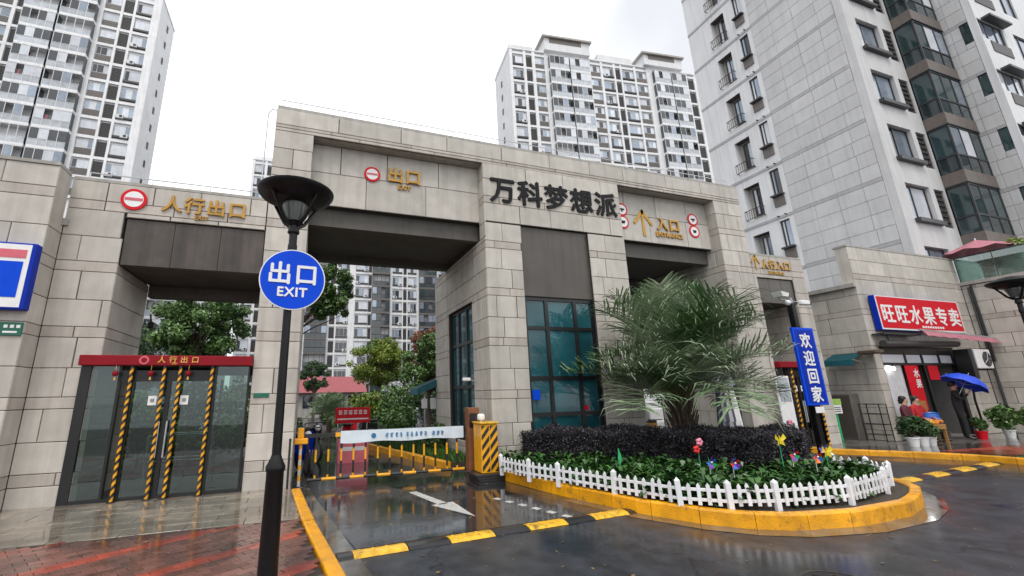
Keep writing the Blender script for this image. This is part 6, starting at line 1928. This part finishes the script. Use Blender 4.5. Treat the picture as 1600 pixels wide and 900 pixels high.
def scooter(label, x, y, rz, body, with_box=False):
    t = thing('scooter', label, 'scooter', (x, y, 0), 'parked scooters', rz)
    for k, wx_ in enumerate((-.62, .62)):
        b = MB(); 
        n_ = 18
        prof = [(.24, -.04), (.275, -.03), (.29, 0), (.275, .03), (.24, .04)]
        vsx = []
        for r_, o_ in prof:
            for i in range(n_):
                a = 2 * math.pi * i / n_; vsx.append((wx_ + r_ * math.cos(a), o_, .29 + r_ * math.sin(a)))
        b.add(vsx, [(j * n_ + i, j * n_ + (i + 1) % n_, (j + 1) * n_ + (i + 1) % n_, (j + 1) * n_ + i) for j in range(4) for i in range(n_)] , 0)
        b.cyl((wx_, -.03, .29), (wx_, .03, .29), .24, n=n_, m=1)
        b.build('wheel', [M['black'], M['grey_metal']], t, local=True)
    b = MB(); b.add([(-.75, -.14, .55), (-.1, -.16, .50), (.28, -.14, .30), (.42, -.16, .82), (.48, -.12, .95), (-.1, -.14, .70), (-.7, -.12, .78),
                     (-.75, .14, .55), (-.1, .16, .50), (.28, .14, .30), (.42, .16, .82), (.48, .12, .95), (-.1, .14, .70), (-.7, .12, .78), (-.12, -.16, .27), (-.12, .16, .27)],
              [(0, 1, 5, 6), (7, 13, 12, 8), (1, 14, 2, 5)[:3], (8, 9, 15), (2, 3, 10, 9), (3, 4, 11, 10), (2, 9, 15, 14), (5, 12, 13, 6), (0, 6, 13, 7), (1, 8, 12, 5), (14, 15, 8, 1), (0, 7, 8, 1)]); b.build('body', [body], t, local=True)
    b = MB(); b.cbox(-.72, -.06, -.13, .13, .76, .86, .03); b.build('seat', [M['black']], t, local=True)
    b = MB(); b.cyl((.60, 0, .3), (.42, 0, 1.02), .03, n=8); b.cyl((.42, -.32, 1.02), (.42, .32, 1.02), .016, n=6); b.build('handlebar', [M['black']], t, local=True)
    b = MB(); b.sphere((.52, 0, .88), .08, n=10, k=6); b.build('headlight', [M['signwhite']], t, smooth=True, local=True)
    if with_box:
        b = MB(); b.cbox(-1.0, -.6, -.2, .2, .86, 1.2, .03); b.build('luggage_box', [M['signwhite']], t, local=True)
    return t
scooter('red scooter with a white luggage box parked behind the notice board', 1.5, 15.4, R(75), M['signred'], True)
scooter('black scooter parked by the left pier behind the barrier', .2, 13.4, R(-70), M['bframe'])
scooter('dark blue scooter parked against the left pier nearest the barrier', .02, 11.3, R(-80), M['deepblue'])
scooter('dark scooter parked at the right of the inner drive', 2.7, 17.2, R(20), M['bframe'])
scooter('yellow scooter with a white box standing in the gap of the entrance', 10.3, 11.6, R(70), M['yellow'], True)

# ================================================================== PEOPLE
def person(label, loc, rz, pose, coatm, trm, hold=None, scale=1.0, longhair=False):
    t = thing('person', label, 'person', loc, None, rz)
    V, E_, Rr, part = [], [], [], []
    def pt(p, r, par, kind):
        V.append(p); Rr.append(r); part.append(kind)
        if par is not None: E_.append((par, len(V) - 1))
        return len(V) - 1
    sit = pose == 'sit'
    hz = .50 if sit else .93
    pel = pt((0, 0, hz), (.15, .11), None, 't')
    sp = pt((0, .01, hz + .20), (.14, .10), pel, 'c')
    ch = pt((0, 0, hz + .40), (.165, .115), sp, 'c')
    nk = pt((0, -.01, hz + .54), (.055, .055), ch, 's')
    hd = pt((0, -.03, hz + .64), (.075, .085), nk, 's')
    ht = pt((0, -.02, hz + .74), (.072, .082), hd, 's')
    nose = pt((0, -.125, hz + .665), (.012, .012), hd, 's')
    for sgn in (-1, 1):
        sh = pt((sgn * .175, 0, hz + .46), (.062, .062), ch, 'c')
        if hold == sgn:
            el = pt((sgn * .24, -.12, hz + .24), (.048, .048), sh, 'c'); wr_ = pt((sgn * .16, -.26, hz + .40), (.032, .03), el, 'c'); hp = (sgn * .13, -.31, hz + .46); up = Vector((-.2 * sgn, -.4, .8))
        elif sit:
            el = pt((sgn * .22, -.05, hz + .20), (.048, .048), sh, 'c'); wr_ = pt((sgn * .15, -.26, hz + .14), (.032, .03), el, 'c'); hp = (sgn * .13, -.33, hz + .13); up = Vector((0, -1, -.1))
        else:
            el = pt((sgn * .23, .02, hz + .18), (.048, .048), sh, 'c'); wr_ = pt((sgn * .24, -.03, hz - .05), (.032, .03), el, 'c'); hp = (sgn * .24, -.05, hz - .13); up = Vector((0, -.25, -1))
        pm_ = pt(hp, (.030, .020), wr_, 's')
        up.normalize(); sd2 = Vector((0, 1, 0)).cross(up); sd2 = sd2.normalized() if sd2.length > .1 else Vector((1, 0, 0))
        for i, (o_, ln) in enumerate(((-.03, .055), (-.012, .085), (.005, .092), (.020, .085), (.034, .066))):
            base = Vector(hp) + sd2 * o_ + up * (.01 if i == 0 else .035)
            k1 = pt(tuple(base + up * ln * .5 + (sd2 * -.015 if i == 0 else Vector((0, -.006, 0)))), (.0095, .0095), pm_, 's')
            pt(tuple(base + up * ln + Vector((0, -.022, 0))), (.008, .008), k1, 's')
        hip = pt((sgn * .09, 0, hz - .05), (.095, .095), pel, 't')
        if sit:
            kn = pt((sgn * .12, -.42, hz - .02), (.065, .065), hip, 't'); an = pt((sgn * .12, -.42, .09), (.045, .045), kn, 't'); toe = pt((sgn * .13, -.58, .035), (.035, .028), an, 'b')
        else:
            kn = pt((sgn * .10, -.02 + .03 * sgn, .50), (.066, .066), hip, 't'); an = pt((sgn * .10, .03 * sgn, .09), (.045, .045), kn, 't'); toe = pt((sgn * .12, -.16 + .03 * sgn, .035), (.038, .03), an, 'b')
    me = bpy.data.meshes.new('body'); me.from_pydata(V, E_, []); me.update()
    o = bpy.data.objects.new('body', me); COL.objects.link(o)
    md = o.modifiers.new('skin', 'SKIN'); md.use_smooth_shade = True
    for i, sv in enumerate(me.skin_vertices[0].data):
        sv.radius = Rr[i] if isinstance(Rr[i], tuple) else (Rr[i], Rr[i]); sv.use_root = (i == 0)
    sb = o.modifiers.new('sub', 'SUBSURF'); sb.levels = 1; sb.render_levels = 1
    dg = bpy.context.evaluated_depsgraph_get()
    me2 = bpy.data.meshes.new_from_object(o.evaluated_get(dg)); bpy.data.objects.remove(o)
    me2.materials.clear()
    for x in (M['skin'], coatm, trm, M['black']): me2.materials.append(x)
    A_ = np.array(V)
    for p in me2.polygons:
        cpt = np.array(p.center)
        best, bk = 9, 's'
        for (i, j) in E_:
            a, d_ = A_[i], A_[j] - A_[i]
            u = np.clip(np.dot(cpt - a, d_) / (d_ @ d_ + 1e-9), 0, 1)
            dist = np.linalg.norm(cpt - a - d_ * u) - .5 * (Rr[i][0] + Rr[j][0]) * .6
            if dist < best: best, bk = dist, part[j]
        p.material_index = {'s': 0, 'c': 1, 't': 2, 'b': 3}[bk]
        p.use_smooth = True
    link('body', me2, t, True)
    b = MB(); b.lathe([(.086, -.03), (.092, .02), (.085, .06), (.06, .095), (.001, .11)], 14, (0, .0, hz + .70)); b.lathe([(.075, -.12 if longhair else -.05), (.088, .0)], 14, (0, .022, hz + .69)); b.build('hair', [M['hair']], t, smooth=True, local=True)
    for sgn in (-1, 1):
        b = MB(); b.sphere((sgn * .03, -.108, hz + .685), .009, n=6, k=4); b.build('eye', [M['hair']], t, local=True)
    b = MB(); b.box(-.02, .02, -.111, -.104, hz + .612, hz + .618); b.build('mouth', [M['coatmaroon']], t, local=True)
    t.scale = (scale,) * 3
    return t
person('person in dark clothes standing before the shop holding the blue umbrella', (19.15, 8.05, .1), R(20), 'stand', M['coat'], M['coat'], hold=-1, scale=1.0)
person('person in a maroon jacket seated at the left of the shop entrance', (17.25, 8.42, .12), R(10), 'sit', M['coatmaroon'], M['coat'], longhair=True)
person('person in a red jacket seated in the shop entrance by the red poster', (17.85, 8.42, .12), R(-15), 'sit', M['coatred'], M['coat'])
for i, (x, y) in enumerate(((17.25, 8.42), (17.85, 8.42))):
    q = thing('stool', 'low stool under the ' + ('maroon' if i == 0 else 'red') + ' jacketed person', 'stool', (x, y, .1), 'stools in the shop')
    b = MB(); b.cyl((0, 0, .36), (0, 0, .40), .16, n=14); b.build('seat', [M['wood']], q, local=True)
    for k in range(3):
        b = MB(); b.cyl((.12 * math.cos(k * 2.09), .12 * math.sin(k * 2.09), 0), (.10 * math.cos(k * 2.09),   .10 * math.sin(k * 2.09), .36), .015, n=6); b.build('leg', [M['steel']], q, local=True)
um = thing('umbrella', 'open blue umbrella held by the person before the shop', 'umbrella', (19.95, 7.82, 1.45))
n = 8; b = MB()
ring = []
for k, (r_, z) in enumerate(((.0, .50), (.24, .45), (.42, .33), (.54, .17))):
    for i in range(n * 2):
        a = math.pi * i / n
        f_ = 1.0 if i % 2 == 0 else (1 - .035 * k)
        ring.append((r_ * f_ * math.cos(a), r_ * f_ * math.sin(a), z + (.0 if i % 2 == 0 else .015 * k)))
m_ = n * 2
b.add(ring, [(k * m_ + i, k * m_ + (i + 1) % m_, (k + 1) * m_ + (i + 1) % m_, (k + 1) * m_ + i) for k in range(3) for i in range(m_)]); b.build('canopy', [M['brolly']], um, smooth=True, local=True)
b = MB(); b.cyl((0, 0, -.12), (0, 0, .58), .008, n=6); b.build('shaft', [M['steel']], um, local=True)
b = MB()
for i in range(n):
    a = math.pi * 2 * i / n; b.cyl((.02 * math.cos(a), .02 * math.sin(a), .2), (.45 * math.cos(a), .45 * math.sin(a), .35), .004, n=4)
b.build('rib', [M['steel']], um, local=True)
um.rotation_euler = (R(18), R(24), 0)
um.location = (19.1, 7.85, 1.56)
